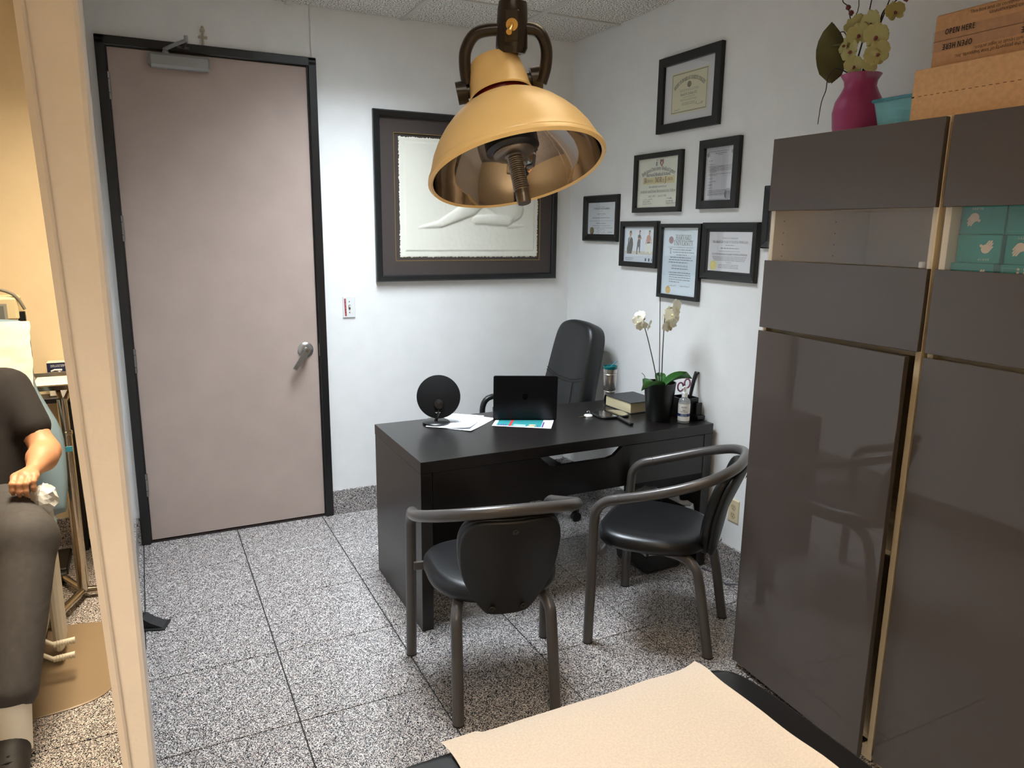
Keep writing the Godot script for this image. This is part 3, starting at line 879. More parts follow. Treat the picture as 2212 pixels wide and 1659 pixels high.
	seal(p[0], "stamp", pm("stamp_pale", Color.WHITE), Vector3(0.082, 0.096, 0.0007), 0.010)
	# 4 Medical Board of California
	p = picture("framed_certificate", "leftmost frame, a small white licence with an olive seal in a black moulding", 0.188, 0.560, 1.605, 1.873, 0.042, true, c8(206, 211, 216))
	st = text_tool()
	text_into(st, "The Medical Board of California", serif, 0.010, Vector3(0.0, 0.058, Z), 0, 1.0, Basis.IDENTITY, 0.17)
	text_into(st, "Ronald W. Strahan", serif, 0.008, Vector3(0, 0.026, Z), 0, 1.0, Basis.IDENTITY, 0.085)
	text_into(st, "Physician and Surgeon", serif, 0.008, Vector3(0, -0.028, Z), 0, 1.0, Basis.IDENTITY, 0.10)
	text_done(st, "lettering", ink, p[0])
	st = mk(false)
	word_bars(st, -0.03, 0.03, 0.068, 0.0024, Z); word_bars(st, -0.018, 0.018, 0.042, 0.0024, Z); word_bars(st, -0.018, 0.018, 0.014, 0.0022, Z)
	word_bars(st, -0.095, 0.095, 0.003, 0.005, Z); word_bars(st, -0.13, 0.13, -0.014, 0.0026, Z); word_bars(st, -0.095, 0.095, -0.043, 0.0032, Z); word_bars(st, -0.125, 0.125, -0.055, 0.0032, Z)
	scribble(st, -0.05, -0.067, 0.10, 0.010, Z, 21); scribble(st, -0.05, -0.081, 0.10, 0.012, Z, 22); word_bars(st, 0.07, 0.12, -0.080, 0.005, Z)
	done(st, "small_print", fine, p[0])
	seal(p[0], "seal", olive, Vector3(-0.098, -0.072, 0.0008), 0.022)
	# 5 photo print of three figures
	p = picture("framed_photograph", "framed print showing three standing figures, one in a dark suit", 0.596, 0.938, 1.472, 1.721, 0.028, false, c8(222, 228, 234))
	p[3].set_meta("category", "framed photo")
	figure_print(p[0])
	st = text_tool()
	text_into(st, "Robert Rey M.D.", serif, 0.0075, Vector3(-0.128, -0.078, Z), 1)
	text_done(st, "lettering", ink, p[0])
	st = mk(false)
	word_bars(st, -0.128, -0.06, -0.087, 0.0035, Z)
	for a in [0.062, 0.092, 0.116]: bx(st, Vector3(a, -0.082, Z), Vector3(0.012 if a < 0.1 else 0.004, 0.016, 0.0004))
	done(st, "small_print", fine, p[0])
	# 6 Harvard University
	p = picture("framed_certificate", "tall pale blue university diploma with a gold seal, low in the group", 0.958, 1.284, 1.325, 1.706, 0.020, false, c8(208, 221, 228))
	st = text_tool()
	text_into(st, "HARVARD", serif, 0.024, Vector3(0.018, 0.122, Z), 0, 1.0, Basis.IDENTITY, 0.12)
	text_into(st, "UNIVERSITY", serif, 0.024, Vector3(0.018, 0.094, Z), 0, 1.0, Basis.IDENTITY, 0.15)
	text_into(st, "AT CAMBRIDGE IN THE COMMONWEALTH OF MASSACHUSETTS", serif, 0.0055, Vector3(0, 0.072, Z), 0, 1.0, Basis.IDENTITY, 0.20)
	text_into(st, "T", serif, 0.026, Vector3(-0.078, 0.052, Z))
	text_into(st, "ROBERTO MIGUEL REY, JR.", serif, 0.0075, Vector3(0, -0.022, Z), 0, 1.0, Basis.IDENTITY, 0.145)
	text_done(st, "lettering", ink, p[0])
	st = mk(false)
	for a in [[-0.06, 0.09, 0.060], [-0.06, 0.105, 0.047], [-0.03, 0.05, 0.034], [-0.08, 0.09, 0.021], [-0.09, 0.1, 0.009], [-0.09, 0.06, -0.004], [-0.065, 0.065, -0.036], [-0.085, 0.085, -0.056], [-0.08, 0.088, -0.068], [-0.08, 0.088, -0.080], [-0.08, 0.09, -0.092], [-0.08, 0.01, -0.104]]: word_bars(st, a[0], a[1], a[2], 0.0052, Z)
	scribble(st, -0.09, -0.125, 0.07, 0.012, Z, 31); scribble(st, 0.01, -0.125, 0.075, 0.014, Z, 34)
	done(st, "small_print", fine, p[0])
	seal(p[0], "emblem", pm("crest_maroon", c8(150, 112, 116), 0.7), Vector3(-0.078, 0.108, 0.0008), 0.0185)
	seal(p[0], "seal", gold, Vector3(-0.085, -0.148 + 0.0, 0.0008), 0.0195)
	# 7 American Board of Hospital Physicians
	p = picture("framed_certificate", "wide white membership certificate with a yellow seal in a heavy black moulding", 1.290, 1.661, 1.441, 1.711, 0.043, true, c8(208, 207, 208))
	st = text_tool()
	text_into(st, "CERTIFICATE OF MEMBERSHIP", serif, 0.0062, Vector3(0.0, 0.062, Z), 0, 1.0, Basis.IDENTITY, 0.105)
	text_into(st, "THE AMERICAN BOARD OF HOSPITAL PHYSICIANS", serif, 0.0105, Vector3(0.0, 0.045, Z), 0, 1.0, Basis.IDENTITY, 0.235)
	text_into(st, "FELLOW OF THE AMERICAN BOARD OF HOSPITAL PHYSICIANS", serif, 0.0085, Vector3(0.0, -0.012, Z), 0, 1.0, Basis.IDENTITY, 0.235)
	text_into(st, "F.A.B.H.P.", serif, 0.006, Vector3(0.0, -0.050, Z))
	text_done(st, "lettering", ink, p[0])
	st = mk(false)
	word_bars(st, -0.028, 0.028, 0.030, 0.004, Z); word_bars(st, -0.06, 0.06, 0.016, 0.005, Z); word_bars(st, -0.07, 0.07, 0.002, 0.003, Z)
	for k in 4: word_bars(st, -0.115 + k * 0.004, 0.115 - k * 0.004, -0.023 - k * 0.006, 0.0034, Z)
	for k in 3: word_bars(st, -0.07, 0.07, -0.061 - k * 0.007, 0.0034, Z)
	done(st, "small_print", fine, p[0])
	seal(p[0], "seal", pm("seal_yellow", c8(222, 208, 124), 0.5), Vector3(-0.105, -0.066, 0.0008), 0.0225)
	# 8 mostly hidden by the cabinet
	p = picture("framed_certificate", "black frame mostly hidden behind the gloss cabinet edge", 1.678, 2.05, 1.598, 1.866, 0.043, true, c8(212, 212, 212))

func figure_print(sheet: Node3D) -> void:       # the flat picture: three figures painted into one small image
	var W := 280; var Hh := 190
	var im := Image.create(W, Hh, false, Image.FORMAT_RGB8)
	im.fill(c8(214, 223, 230))
	im.fill_rect(Rect2i(0, 0, W, 6), c8(120, 124, 128))
	im.fill_rect(Rect2i(8, 20, 262, 128), c8(222, 230, 236))
	im.fill_rect(Rect2i(8, 132, 262, 18), c8(206, 200, 186))
	for x in [92, 176]: im.fill_rect(Rect2i(x, 20, 1, 128), c8(178, 188, 196))
	var suit := c8(58, 60, 62); var skin := c8(190, 138, 116); var hair := c8(52, 40, 36); var white := c8(232, 230, 214)
	var shapes := [
		[suit, [[28, 148], [24, 120], [34, 92], [33, 66], [46, 58], [60, 56], [76, 66], [82, 96], [78, 118], [70, 148]]],
		[c8(150, 158, 164), [[38, 70], [46, 62], [52, 62], [44, 92]]], [white, [[48, 62], [54, 58], [60, 56], [52, 68]]],
		[skin, [[46, 44], [47, 34], [54, 28], [62, 32], [64, 46], [58, 57], [50, 54]]], [hair, [[45, 38], [48, 26], [58, 22], [66, 28], [66, 46], [62, 36], [54, 32]]],
		[suit, [[120, 84], [126, 70], [124, 48], [132, 44], [144, 44], [152, 52], [148, 70], [148, 100], [146, 132], [150, 142], [140, 138], [134, 106], [128, 112], [122, 140], [124, 150], [114, 148], [116, 118]]],
		[skin, [[122, 56], [128, 62], [144, 62], [158, 58], [158, 68], [140, 70], [124, 66]]], [skin, [[134, 42], [134, 30], [140, 24], [148, 28], [147, 38], [142, 45]]], [hair, [[133, 32], [136, 22], [145, 20], [150, 28], [146, 27], [138, 28]]],
		[skin, [[210, 90], [206, 74], [204, 54], [212, 46], [224, 44], [236, 50], [244, 74], [248, 92], [244, 94], [238, 76], [234, 66], [234, 84]]], [skin, [[206, 52], [212, 56], [204, 86], [200, 96], [196, 92], [200, 70]]],
		[white, [[208, 86], [234, 84], [238, 108], [246, 142], [224, 138], [220, 110], [212, 128], [204, 140], [196, 138], [204, 108]]], [hair, [[207, 84], [235, 82], [235, 88], [207, 90]]],
		[skin, [[220, 44], [219, 30], [226, 23], [235, 28], [233, 40], [228, 47]]], [hair, [[218, 32], [222, 21], [232, 20], [237, 28], [232, 27], [224, 28]]],
	]
	for s in shapes:
		var poly := PackedVector2Array()
		for q in s[1]: poly.append(Vector2(q[0], q[1]))
		var r := Rect2(poly[0], Vector2.ZERO)
		for q in poly: r = r.expand(q)
		for y in range(int(r.position.y), int(r.end.y) + 1):
			for x in range(int(r.position.x), int(r.end.x) + 1):
				if x < W and y < Hh and Geometry2D.is_point_in_polygon(Vector2(x + 0.5, y + 0.5), poly): im.set_pixel(x, y, s[0])
	var m := pm("photo_print", Color.WHITE, 0.5)
	m.albedo_texture = ImageTexture.create_from_image(im)
	var qm := QuadMesh.new()
	qm.size = Vector2(0.286, 0.193)
	put(qm, "photo_print", m, sheet, Transform3D(Basis(), Vector3(0, 0, 0.0009)))

# ---------------------------------------------------------------- desk and what stands on it
const DESK_Y := 0.747

func build_desk() -> void:
	var wood := textured("black_brown_wood", wood_texture(), Vector3(1.2, 1.2, 1.2), 0.30, true)
	wood.metallic_specular = 0.55
	var t := thing("desk", "long black-brown desk with panel ends and a cut-out front panel", "desk", Vector3(-0.782, 0, 1.1425))
	var L := 1.515; var D := 0.655
	box_part("desktop", wood, t, Vector3(0, DESK_Y - 0.025, 0), Vector3(L, 0.05, D), 0.0015)
	box_part("side_panel", wood, t, Vector3(-L * 0.5 + 0.026, 0.3485, 0), Vector3(0.05, 0.697, D - 0.004), 0.0015)
	box_part("side_panel", wood, t, Vector3(L * 0.5 - 0.026, 0.3485, 0), Vector3(0.05, 0.697, D - 0.004), 0.0015)
	# front panel with the grip cut out of its upper edge
	var a := L * 0.5 - 0.053
	var poly := PackedVector2Array([Vector2(-a, 0.500), Vector2(a, 0.500), Vector2(a, 0.694), Vector2(0.225, 0.694), Vector2(0.205, 0.675), Vector2(0.18, 0.655), Vector2(0.145, 0.646), Vector2(-0.125, 0.646), Vector2(-0.16, 0.655), Vector2(-0.185, 0.675), Vector2(-0.205, 0.694), Vector2(-a, 0.694)])
	var st := mk(false)
	prism(st, poly, -0.011, 0.011, Transform3D(Basis(), Vector3(0, 0, D * 0.5 - 0.015)))
	done(st, "front_panel", wood, t)
	box_part("pull_out_leaf", wood, t, Vector3(-0.31, 0.545, -0.02), Vector3(0.74, 0.018, 0.42))
	# drawer pedestal on castors under the far left
	var p := thing("drawer_pedestal", "black drawer unit on castors under the desk's left end", "drawer unit", Vector3(-1.205, 0, 0.585))
	var pb := pm("pedestal_black", c8(22, 21, 21), 0.4)
	box_part("carcass", pb, p, Vector3(0, 0.28, 0), Vector3(0.30, 0.44, 0.42), 0.003)
	for i in 3: box_part("drawer_front", pb, p, Vector3(0, 0.135 + 0.143 * i, -0.219), Vector3(0.292, 0.136, 0.018), 0.003)
	for x in [-0.11, 0.11]:
		for z in [-0.17, 0.17]: castor(p, Vector3(x, 0, z), 0.022, 0.06)
	# waste bin with a clear liner
	var wb := thing("waste_bin", "small dark waste bin with a clear plastic liner under the desk", "waste bin", Vector3(-0.262, 0, 1.315), 0.05)
	var s2 := mk(false)
	var lay := []
	for l in [[0.100, 0.115, 0.0], [0.106, 0.121, 0.01], [0.130, 0.147, 0.31], [0.134, 0.151, 0.315], [0.127, 0.144, 0.315], [0.098, 0.112, 0.012]]:
		lay.append(PackedVector3Array([Vector3(l[0], l[2], l[1]), Vector3(l[0], l[2], -l[1]), Vector3(-l[0], l[2], -l[1]), Vector3(-l[0], l[2], l[1])]))
	loops(s2, lay)
	fan(s2, lay[0], false); fan(s2, lay[-1])
	done(s2, "bin_body", glass_mat("smoky_plastic", c8(46, 48, 50), 0.72, 0.3), wb)
	var s3 := mk()
	var n := noise(0.9, 17)
	var rings := []
	for j in 8:
		var ring := PackedVector3Array()
		for i in 48:
			var a2 := -TAU * i / 48
			var e := Vector2(cos(a2), sin(a2))
			var sq := maxf(absf(e.x) / 0.135, absf(e.y) / 0.152)
			var q := e / sq
			var k: float = [0.86, 0.90, 0.96, 1.0, 1.03, 1.07, 1.10, 1.09][j]
			var y: float = [0.10, 0.18, 0.26, 0.315, 0.335, 0.33, 0.30, 0.255][j]
			var wv := n.get_noise_3d(e.x * 4.0, y * 14.0, e.y * 4.0)
			ring.append(Vector3(q.x * (k + wv * 0.07), y + wv * (0.02 if j < 7 else 0.05), q.y * (k + wv * 0.07)))
		rings.append(ring)
	loops(s3, rings)
	done(s3, "bin_liner", glass_mat("liner_film", c8(240, 242, 244), 0.5, 0.22), wb)

func wood_texture() -> ImageTexture:       # straight grain along x
	var s := 512
	var a := bytes_of(noise(0.09, 51), s)
	var b := bytes_of(noise(0.02, 52, FastNoiseLite.TYPE_SIMPLEX_SMOOTH, 3), s)
	var out := PackedByteArray()
	out.resize(s * s * 3)
	for y in s:
		for x in s:
			var g := float(a[y * s + ((x / 24) % s)])
			var k := 0.82 + 0.30 * g / 255.0 + 0.16 * float(b[y * s + (x / 3) % s]) / 255.0
			var i := (y * s + x) * 3
			out[i] = int(21 * k); out[i + 1] = int(18 * k); out[i + 2] = int(17 * k)
	return ImageTexture.create_from_image(Image.create_from_data(s, s, false, Image.FORMAT_RGB8, out))

func castor(parent: Node3D, at: Vector3, r: float, top: float) -> void:
	var c := group_part("castor", parent, Transform3D(Basis(), at))
	var st := mk()
	tube(st, [Vector3(-r * 0.55, r, 0), Vector3(r * 0.55, r, 0)], r, 18)
	done(st, "wheel", pm("castor_black", c8(16, 16, 17), 0.4), c)
	var s2 := mk()
	tube(s2, [Vector3(0, r * 1.5, -r * 0.3), Vector3(0, top, -r * 0.3)], r * 0.4, 10)
	done(s2, "castor_stem", pm("castor_stem", c8(60, 60, 62), 0.35, 0.6), c)

func build_desk_items() -> void:
	var Y := DESK_Y
	# round table mirror seen from behind
	var rm := thing("table_mirror", "round black table mirror seen from behind, on a small disc foot", "mirror", Vector3(-1.266, Y + 0.0045, 0.925), 0.0)
	var blk := pm("satin_black", c8(8, 8, 9), 0.32)
	var st := mk()
	lathe(st, [Vector2(0.066, 0), Vector2(0.066, 0.006), Vector2(0.058, 0.012), Vector2(0.012, 0.014)], 40, Transform3D.IDENTITY, true, true)
	done(st, "foot", blk, rm)
	var s1 := mk()
	tube(s1, [Vector3(-0.006, 0.012, 0.01), Vector3(0.004, 0.055, 0.018)], 0.009, 12, 0.007)
	tube(s1, [Vector3(0.004, 0.055, 0.018), Vector3(0.014, 0.085, 0.004)], 0.005, 10)
	done(s1, "stem", blk, rm)
	var s2 := mk()
	tube(s2, [Vector3(-0.012, 0.055, 0.018), Vector3(0.02, 0.055, 0.018)], 0.0035, 8)
	done(s2, "hinge_pin", pm("bright_steel", Color.WHITE), rm)
	var dn := Vector3(-0.30, 0.30, 0.90).normalized()      # the back of the head looks this way
	var dx := Vector3.UP.cross(dn).normalized()
	var dxf := Transform3D(Basis(dx, dn, dx.cross(dn)), Vector3(0.015, 0.127, -0.006))
	var s3 := mk()
	lathe(s3, [Vector2(0.1035, -0.010), Vector2(0.105, -0.006), Vector2(0.103, 0.0), Vector2(0.06, 0.0055), Vector2(0.0001, 0.007)], 56, dxf, true)
	done(s3, "mirror_back", pm("textured_black", c8(6, 6, 7), 0.55, 0.0, 0.3), rm)
	var s4 := mk()
	lathe(s4, [Vector2(0.026, 0.004), Vector2(0.022, 0.013), Vector2(0.0001, 0.016)], 24, dxf * Transform3D(Basis(), Vector3(0.0, 0, 0.038)))
	done(s4, "swivel_boss", blk, rm)
	var s5 := mk()
	lathe(s5, [Vector2(0.0001, -0.0104), Vector2(0.097, -0.0104)], 48, dxf)
	done(s5, "looking_glass", pm("silvered", c8(235, 235, 235), 0.02, 1.0), rm)
	# loose papers
	var pa := thing("paper_stack", "loose printed white papers lying under the round mirror", "papers", Vector3(-1.165, Y, 0.925), 0.0)
	var white := pm("office_paper", c8(232, 234, 238), 0.75)
	for k in 2:
		var sh := group_part("paper_sheet", pa, Transform3D(Basis(Vector3.UP, [-0.68, -0.86][k]), Vector3([0.0, 0.028][k], 0.0012 + 0.0022 * (1 - k), [0.0, 0.03][k])))
		var s6 := mk()
		var g := []
		for j in 9:
			var row := PackedVector3Array()
			for i in 9:
				var u := i / 8.0; var v := j / 8.0
				var lift := 0.012 * pow(maxf(0.0, u + v - 1.35) / 0.65, 2.0) * (1.0 if k == 0 else 0.3)
				row.append(Vector3((u - 0.5) * 0.215, lift, (v - 0.5) * 0.275))
			g.append(row)
		for j in 8:
			for i in 8: q4(s6, g[j][i], g[j + 1][i], g[j + 1][i + 1], g[j][i + 1])
		done(s6, "sheet", white, sh)
		var s7 := mk(false)
		rng.seed = 40 + k
		for j in 11:
			var x := -0.06
			while x < 0.07:
				var w := rng.randf_range(0.006, 0.02)
				q4(s7, Vector3(x, 0.0006, -0.08 + j * 0.011), Vector3(x, 0.0006, -0.0775 + j * 0.011), Vector3(x + w, 0.0006, -0.0775 + j * 0.011), Vector3(x + w, 0.0006, -0.08 + j * 0.011))
				x += w + 0.004
		done(s7, "small_print", pm("print_blue_grey", c8(120, 124, 150), 0.8), sh)
	# laptop, lid towards the camera
	var lp := thing("laptop", "open black laptop with a dark fruit emblem on its lid", "laptop", Vector3(-0.847, Y, 1.0425), -0.417)
	var dark := pm("anodised_black", c8(30, 30, 32), 0.34, 0.75)
	box_part("base", dark, lp, Vector3(0, 0.0105, -0.11), Vector3(0.312, 0.013, 0.221), 0.003)
	box_part("keyboard", pm("key_black", c8(14, 14, 15), 0.5), lp, Vector3(0, 0.0175, -0.088), Vector3(0.27, 0.001, 0.10))
	box_part("trackpad", pm("pad_black", c8(34, 34, 36), 0.3, 0.4), lp, Vector3(0, 0.0175, -0.172), Vector3(0.13, 0.001, 0.075))
	var lid := group_part("lid", lp, Transform3D(Basis(Vector3.RIGHT, 0.10), Vector3(0, 0.012, 0.0)))
	var ol := PackedVector2Array()
	for q in [[-1, 1], [1, 1], [1, -1], [-1, -1]]:
		for k in 6:
			var aa: float = atan2(q[1], q[0]) + PI / 4 - (k / 5.0) * PI / 2
			ol.append(Vector2(q[0] * (0.156 - 0.008), 0.1085 + q[1] * (0.1085 - 0.008)) + Vector2(cos(aa), sin(aa)) * 0.008)
	var s8 := mk(false)
	prism(s8, ol, -0.004, 0.004)
	done(s8, "lid_shell", dark, lid)
	box_part("screen", pm("screen_black", c8(6, 6, 7), 0.08), lid, Vector3(0, 0.11, -0.0042), Vector3(0.298, 0.194, 0.0006))
	var ap := PackedVector2Array()
	for q in [[0, 46], [9, 52], [22, 54], [34, 48], [38, 42], [28, 34], [24, 22], [28, 8], [40, 0], [34, -20], [20, -38], [12, -40], [0, -36], [-12, -40], [-22, -36], [-36, -14], [-40, 8], [-38, 30], [-28, 46], [-14, 52]]: ap.append(Vector2(q[0], q[1] - 6) * 0.00035)
	var s9 := mk(false)
	prism(s9, ap, 0.004, 0.0044, Transform3D(Basis(), Vector3(0, 0.112, 0)))
	prism(s9, PackedVector2Array([Vector2(-0.001, 0.0195), Vector2(0.003, 0.0205), Vector2(0.0075, 0.025), Vector2(0.0082, 0.029), Vector2(0.0035, 0.0275), Vector2(0.0, 0.0235)]), 0.004, 0.0044, Transform3D(Basis(), Vector3(0, 0.112, 0)))
	done(s9, "emblem", pm("emblem_black", c8(4, 4, 5), 0.1, 0.6), lid)
	# flyer sticking out under the laptop
	var fl := thing("flyer", "teal printed flyer sticking out from under the laptop", "flyer", Vector3(-0.918, Y, 1.145), -0.602)
	box_part("sheet", white, fl, Vector3(0.0, 0.0011, -0.092), Vector3(0.283, 0.0006, 0.20))
	box_part("teal_print", pm("print_teal", c8(40, 128, 130), 0.5), fl, Vector3(-0.016, 0.0016, -0.095), Vector3(0.215, 0.0004, 0.18))
	box_part("red_strip", pm("print_red", c8(206, 52, 48), 0.5), fl, Vector3(-0.058, 0.0020, -0.06), Vector3(0.012, 0.0003, 0.12))
	var s10 := mk(false)
	for i in 14:
		bx(s10, Vector3(-0.040 + i * 0.0042, 0.0020, -0.022 - 0.002 * (i % 3)), Vector3(0.0016, 0.0003, 0.026))
	done(s10, "white_lines", pm("print_white", c8(228, 238, 238), 0.6), fl)
	var s11 := mk(false)
	for i in 4: bx(s11, Vector3(-0.112 + i * 0.011, 0.0020, -0.016), Vector3(0.006, 0.0003, 0.026))
	bx(s11, Vector3(0.075, 0.0020, -0.016), Vector3(0.005, 0.0003, 0.026)); bx(s11, Vector3(0.098, 0.0020, -0.05), Vector3(0.008, 0.0003, 0.1))
	done(s11, "purple_lines", pm("print_purple", c8(86, 60, 120), 0.6), fl)
	for k in 2:
		var s12 := mk()
		pad(s12, ellipse(0.018, 0.009, 20), [Vector2(1, 0.0019), Vector2(1, 0.0022)], Transform3D(Basis(), Vector3(0.044 + 0.004 * k, 0, -0.012 - 0.026 * k)), false)
		done(s12, "printed_face", pm("print_skin", c8(232, 182, 132), 0.6), fl)
	# keys on a white fob
	var ke := thing("keys", "small key on a round white tag beside the hand mirror", "keys", Vector3(-0.516, Y, 1.10), 0.2)
	var s13 := mk()
	lathe(s13, [Vector2(0.021, 0), Vector2(0.022, 0.003), Vector2(0.020, 0.008), Vector2(0.0001, 0.009)], 28, Transform3D.IDENTITY, true)
	done(s13, "fob", pm("fob_white", c8(225, 225, 224), 0.35), ke)
	var s14 := mk()
	var rp := []
	for i in 17: rp.append(Vector3(cos(TAU * i / 16) * 0.011, 0.018 + sin(TAU * i / 16) * 0.011, 0.0))
	tube(s14, rp, 0.0013, 6)
	done(s14, "key_ring", pm("bright_steel", Color.WHITE), ke)
	var s15 := mk(false)
	bx(s15, Vector3(-0.040, 0.004, -0.004), Vector3(0.036, 0.002, 0.006)); bx(s15, Vector3(-0.020, 0.004, -0.004), Vector3(0.014, 0.002, 0.016), 0.0006)
	done(s15, "key", pm("brass", c8(176, 152, 112), 0.3, 0.9), ke)
	# hand mirror
	var hm := thing("hand_mirror", "black hand mirror lying glass up on the desk", "hand mirror", Vector3(-0.402, Y, 1.132), -0.12)
	var s16 := mk()
	pad(s16, ellipse(0.088, 0.072, 40, 3.2), [Vector2(0.97, 0.001), Vector2(1, 0.004), Vector2(1, 0.010), Vector2(0.97, 0.012)])
	bx(s16, Vector3(0.008, 0.0065, 0.135), Vector3(0.022, 0.011, 0.145), 0.003)
	done(s16, "mirror_body", blk, hm)
	var s17 := mk(false)
	pad(s17, ellipse(0.080, 0.064, 40, 3.2), [Vector2(1, 0.0121), Vector2(1, 0.0126)], Transform3D.IDENTITY, false)
	done(s17, "looking_glass", pm("silvered", Color.WHITE), hm)
	var s18 := mk()
	lathe(s18, [Vector2(0.0055, 0), Vector2(0.0055, 0.0006), Vector2(0.0001, 0.0006)], 16, Transform3D(Basis(), Vector3(0.008, 0.012, 0.193)))
	done(s18, "hanging_hole", pm("hole_dark", c8(3, 3, 3), 0.9), hm)
	# steel tumbler
	var tu := thing("tumbler", "ribbed steel tumbler with a teal lid and straw", "tumbler", Vector3(-0.246, Y, 0.882))
	var steel := pm("brushed_steel", c8(190, 184, 176), 0.28, 1.0)
	var s19 := mk()
	lathe(s19, [Vector2(0.029, 0.0), Vector2(0.0305, 0.003), Vector2(0.0315, 0.030), Vector2(0.0325, 0.066), Vector2(0.0310, 0.068), Vector2(0.0310, 0.071), Vector2(0.0330, 0.074), Vector2(0.0365, 0.135), Vector2(0.0372, 0.160), Vector2(0.0355, 0.162), Vector2(0.0355, 0.165), Vector2(0.0378, 0.168), Vector2(0.0380, 0.188)], 40, Transform3D.IDENTITY, true)
	done(s19, "cup", steel, tu)
	var s20 := mk()
	lathe(s20, [Vector2(0.0375, 0.188), Vector2(0.0385, 0.190), Vector2(0.0385, 0.204), Vector2(0.0355, 0.205), Vector2(0.034, 0.195), Vector2(0.0001, 0.194)], 40)
	done(s20, "lid", pm("teal_plastic", c8(8, 92, 92), 0.25), tu)
	var s21 := mk()
	tube(s21, [Vector3(-0.002, 0.15, 0.0), Vector3(0.005, 0.205, 0.003), Vector3(0.032, 0.232, 0.018)], 0.003, 10)
	done(s21, "straw", pm("straw_blue", c8(70, 130, 160), 0.3), tu)
	# thick black book
	var bo := thing("book", "thick black hardback book with cream pages on the desk", "book", Vector3(-0.206, Y, 1.038), 0.03)
	var cov := pm("book_black", c8(30, 31, 33), 0.45)
	box_part("front_cover", cov, bo, Vector3(0, 0.0575, 0), Vector3(0.185, 0.004, 0.225), 0.001)
	box_part("back_cover", cov, bo, Vector3(0, 0.002, 0), Vector3(0.185, 0.004, 0.225), 0.001)
	var sp := mk()
	var arc := []
	for i in 7: arc.append(Vector3(0, 0.0298 - cos(PI * i / 6) * 0.0292, -0.1125 - sin(PI * i / 6) * 0.012))
	for i in 6:
		q4(sp, arc[i] + Vector3(0.0925, 0, 0), arc[i] - Vector3(0.0925, 0, 0), arc[i + 1] - Vector3(0.0925, 0, 0), arc[i + 1] + Vector3(0.0925, 0, 0))
	done(sp, "spine", cov, bo)
	box_part("page_block", pm("page_cream", c8(206, 196, 164), 0.85), bo, Vector3(0, 0.0298, -0.002), Vector3(0.176, 0.051, 0.216))
	var pl := mk(false)
	for i in 9:
		var yy := 0.008 + i * 0.0052
		bx(pl, Vector3(-0.0882, yy, 0.0), Vector3(0.0006, 0.0014, 0.212)); bx(pl, Vector3(0, yy, 0.1062), Vector3(0.172, 0.0014, 0.0006))
	done(pl, "page_edges", pm("page_line", c8(166, 152, 116), 0.9), bo)
	build_orchid_pot()
	# pump bottle of sanitizer
	var sa := thing("sanitizer_bottle", "clear pump bottle of hand sanitizer with a white label", "bottle", Vector3(-0.152, Y, 1.395), 0.0)
	var s22 := mk()
	lathe(s22, [Vector2(0.024, 0), Vector2(0.0285, 0.003), Vector2(0.0285, 0.105), Vector2(0.026, 0.116), Vector2(0.016, 0.126), Vector2(0.013, 0.128), Vector2(0.013, 0.134)], 36, Transform3D.IDENTITY, true)
	done(s22, "bottle_body", glass_mat("clear_plastic", c8(225, 232, 234), 0.22, 0.05), sa)
	var s23 := mk()
	lathe(s23, [Vector2(0.0291, 0.014), Vector2(0.0291, 0.098)], 36)
	done(s23, "label", pm("label_white", c8(224, 220, 214), 0.6), sa)
	var s24 := mk()
	lathe(s24, [Vector2(0.02935, 0.036), Vector2(0.02935, 0.050)], 36)
	done(s24, "blue_band", pm("label_navy", c8(24, 44, 110), 0.5), sa)
	var turn := -atan2(2.33, 2.77)        # print faces the room
	curved_text(sa, "BEYOND", 0.0078, 0.082, 0.0294, turn, 0.85, pm("ink_navy", c8(40, 44, 66), 0.7))
	curved_text(sa, "HAND", 0.0058, 0.068, 0.0294, turn, 0.5, pm("ink_navy", Color.WHITE))
	curved_text(sa, "SANITIZER GEL", 0.0058, 0.060, 0.0294, turn, 1.25, pm("ink_navy", Color.WHITE))
	curved_text(sa, "EFFECTIVE", 0.0048, 0.0460, 0.0296, turn, 0.95, pm("print_white", Color.WHITE))
	curved_text(sa, "DISINFECTION", 0.0048, 0.0400, 0.0296, turn, 1.15, pm("print_white", Color.WHITE))
	var s25 := mk()
	lathe(s25, [Vector2(0.014, 0.130), Vector2(0.014, 0.150), Vector2(0.012, 0.152), Vector2(0.0065, 0.153), Vector2(0.006, 0.166), Vector2(0.0085, 0.168), Vector2(0.0095, 0.180), Vector2(0.009, 0.183)], 28, Transform3D.IDENTITY, false, true)
	tube(s25, [Vector3(0, 0.180, 0), Vector3(-0.020, 0.181, 0.010), Vector3(-0.034, 0.176, 0.017)], 0.005, 10, 0.0035)
	done(s25, "pump", pm("pump_white", c8(232, 232, 230), 0.35), sa)
	# pen stand
	var og := thing("pen_stand", "black pen stand at the desk's right end", "pen stand", Vector3(-0.075, Y, 1.30))
	var s26 := mk(false)
	mitred_box(s26, 0.10, 0.105, 0.10, 0.004)
	done(s26, "cup", pm("stand_black", c8(13, 13, 14), 0.3), og)
	var s26b := mk(false)
	bx(s26b, Vector3(0.035, 0.012, 0.075), Vector3(0.05, 0.02, 0.045), 0.003); bx(s26b, Vector3(0.040, 0.045, 0.066), Vector3(0.036, 0.075, 0.012), 0.002)
	done(s26b, "card_slot", pm("stand_black", Color.WHITE), og)
	var sc := thing("scissors", "scissors with pink and white handles standing in the pen stand", "scissors", Vector3(-0.085, Y + 0.02, 1.30), -0.5)
	var s27 := mk()
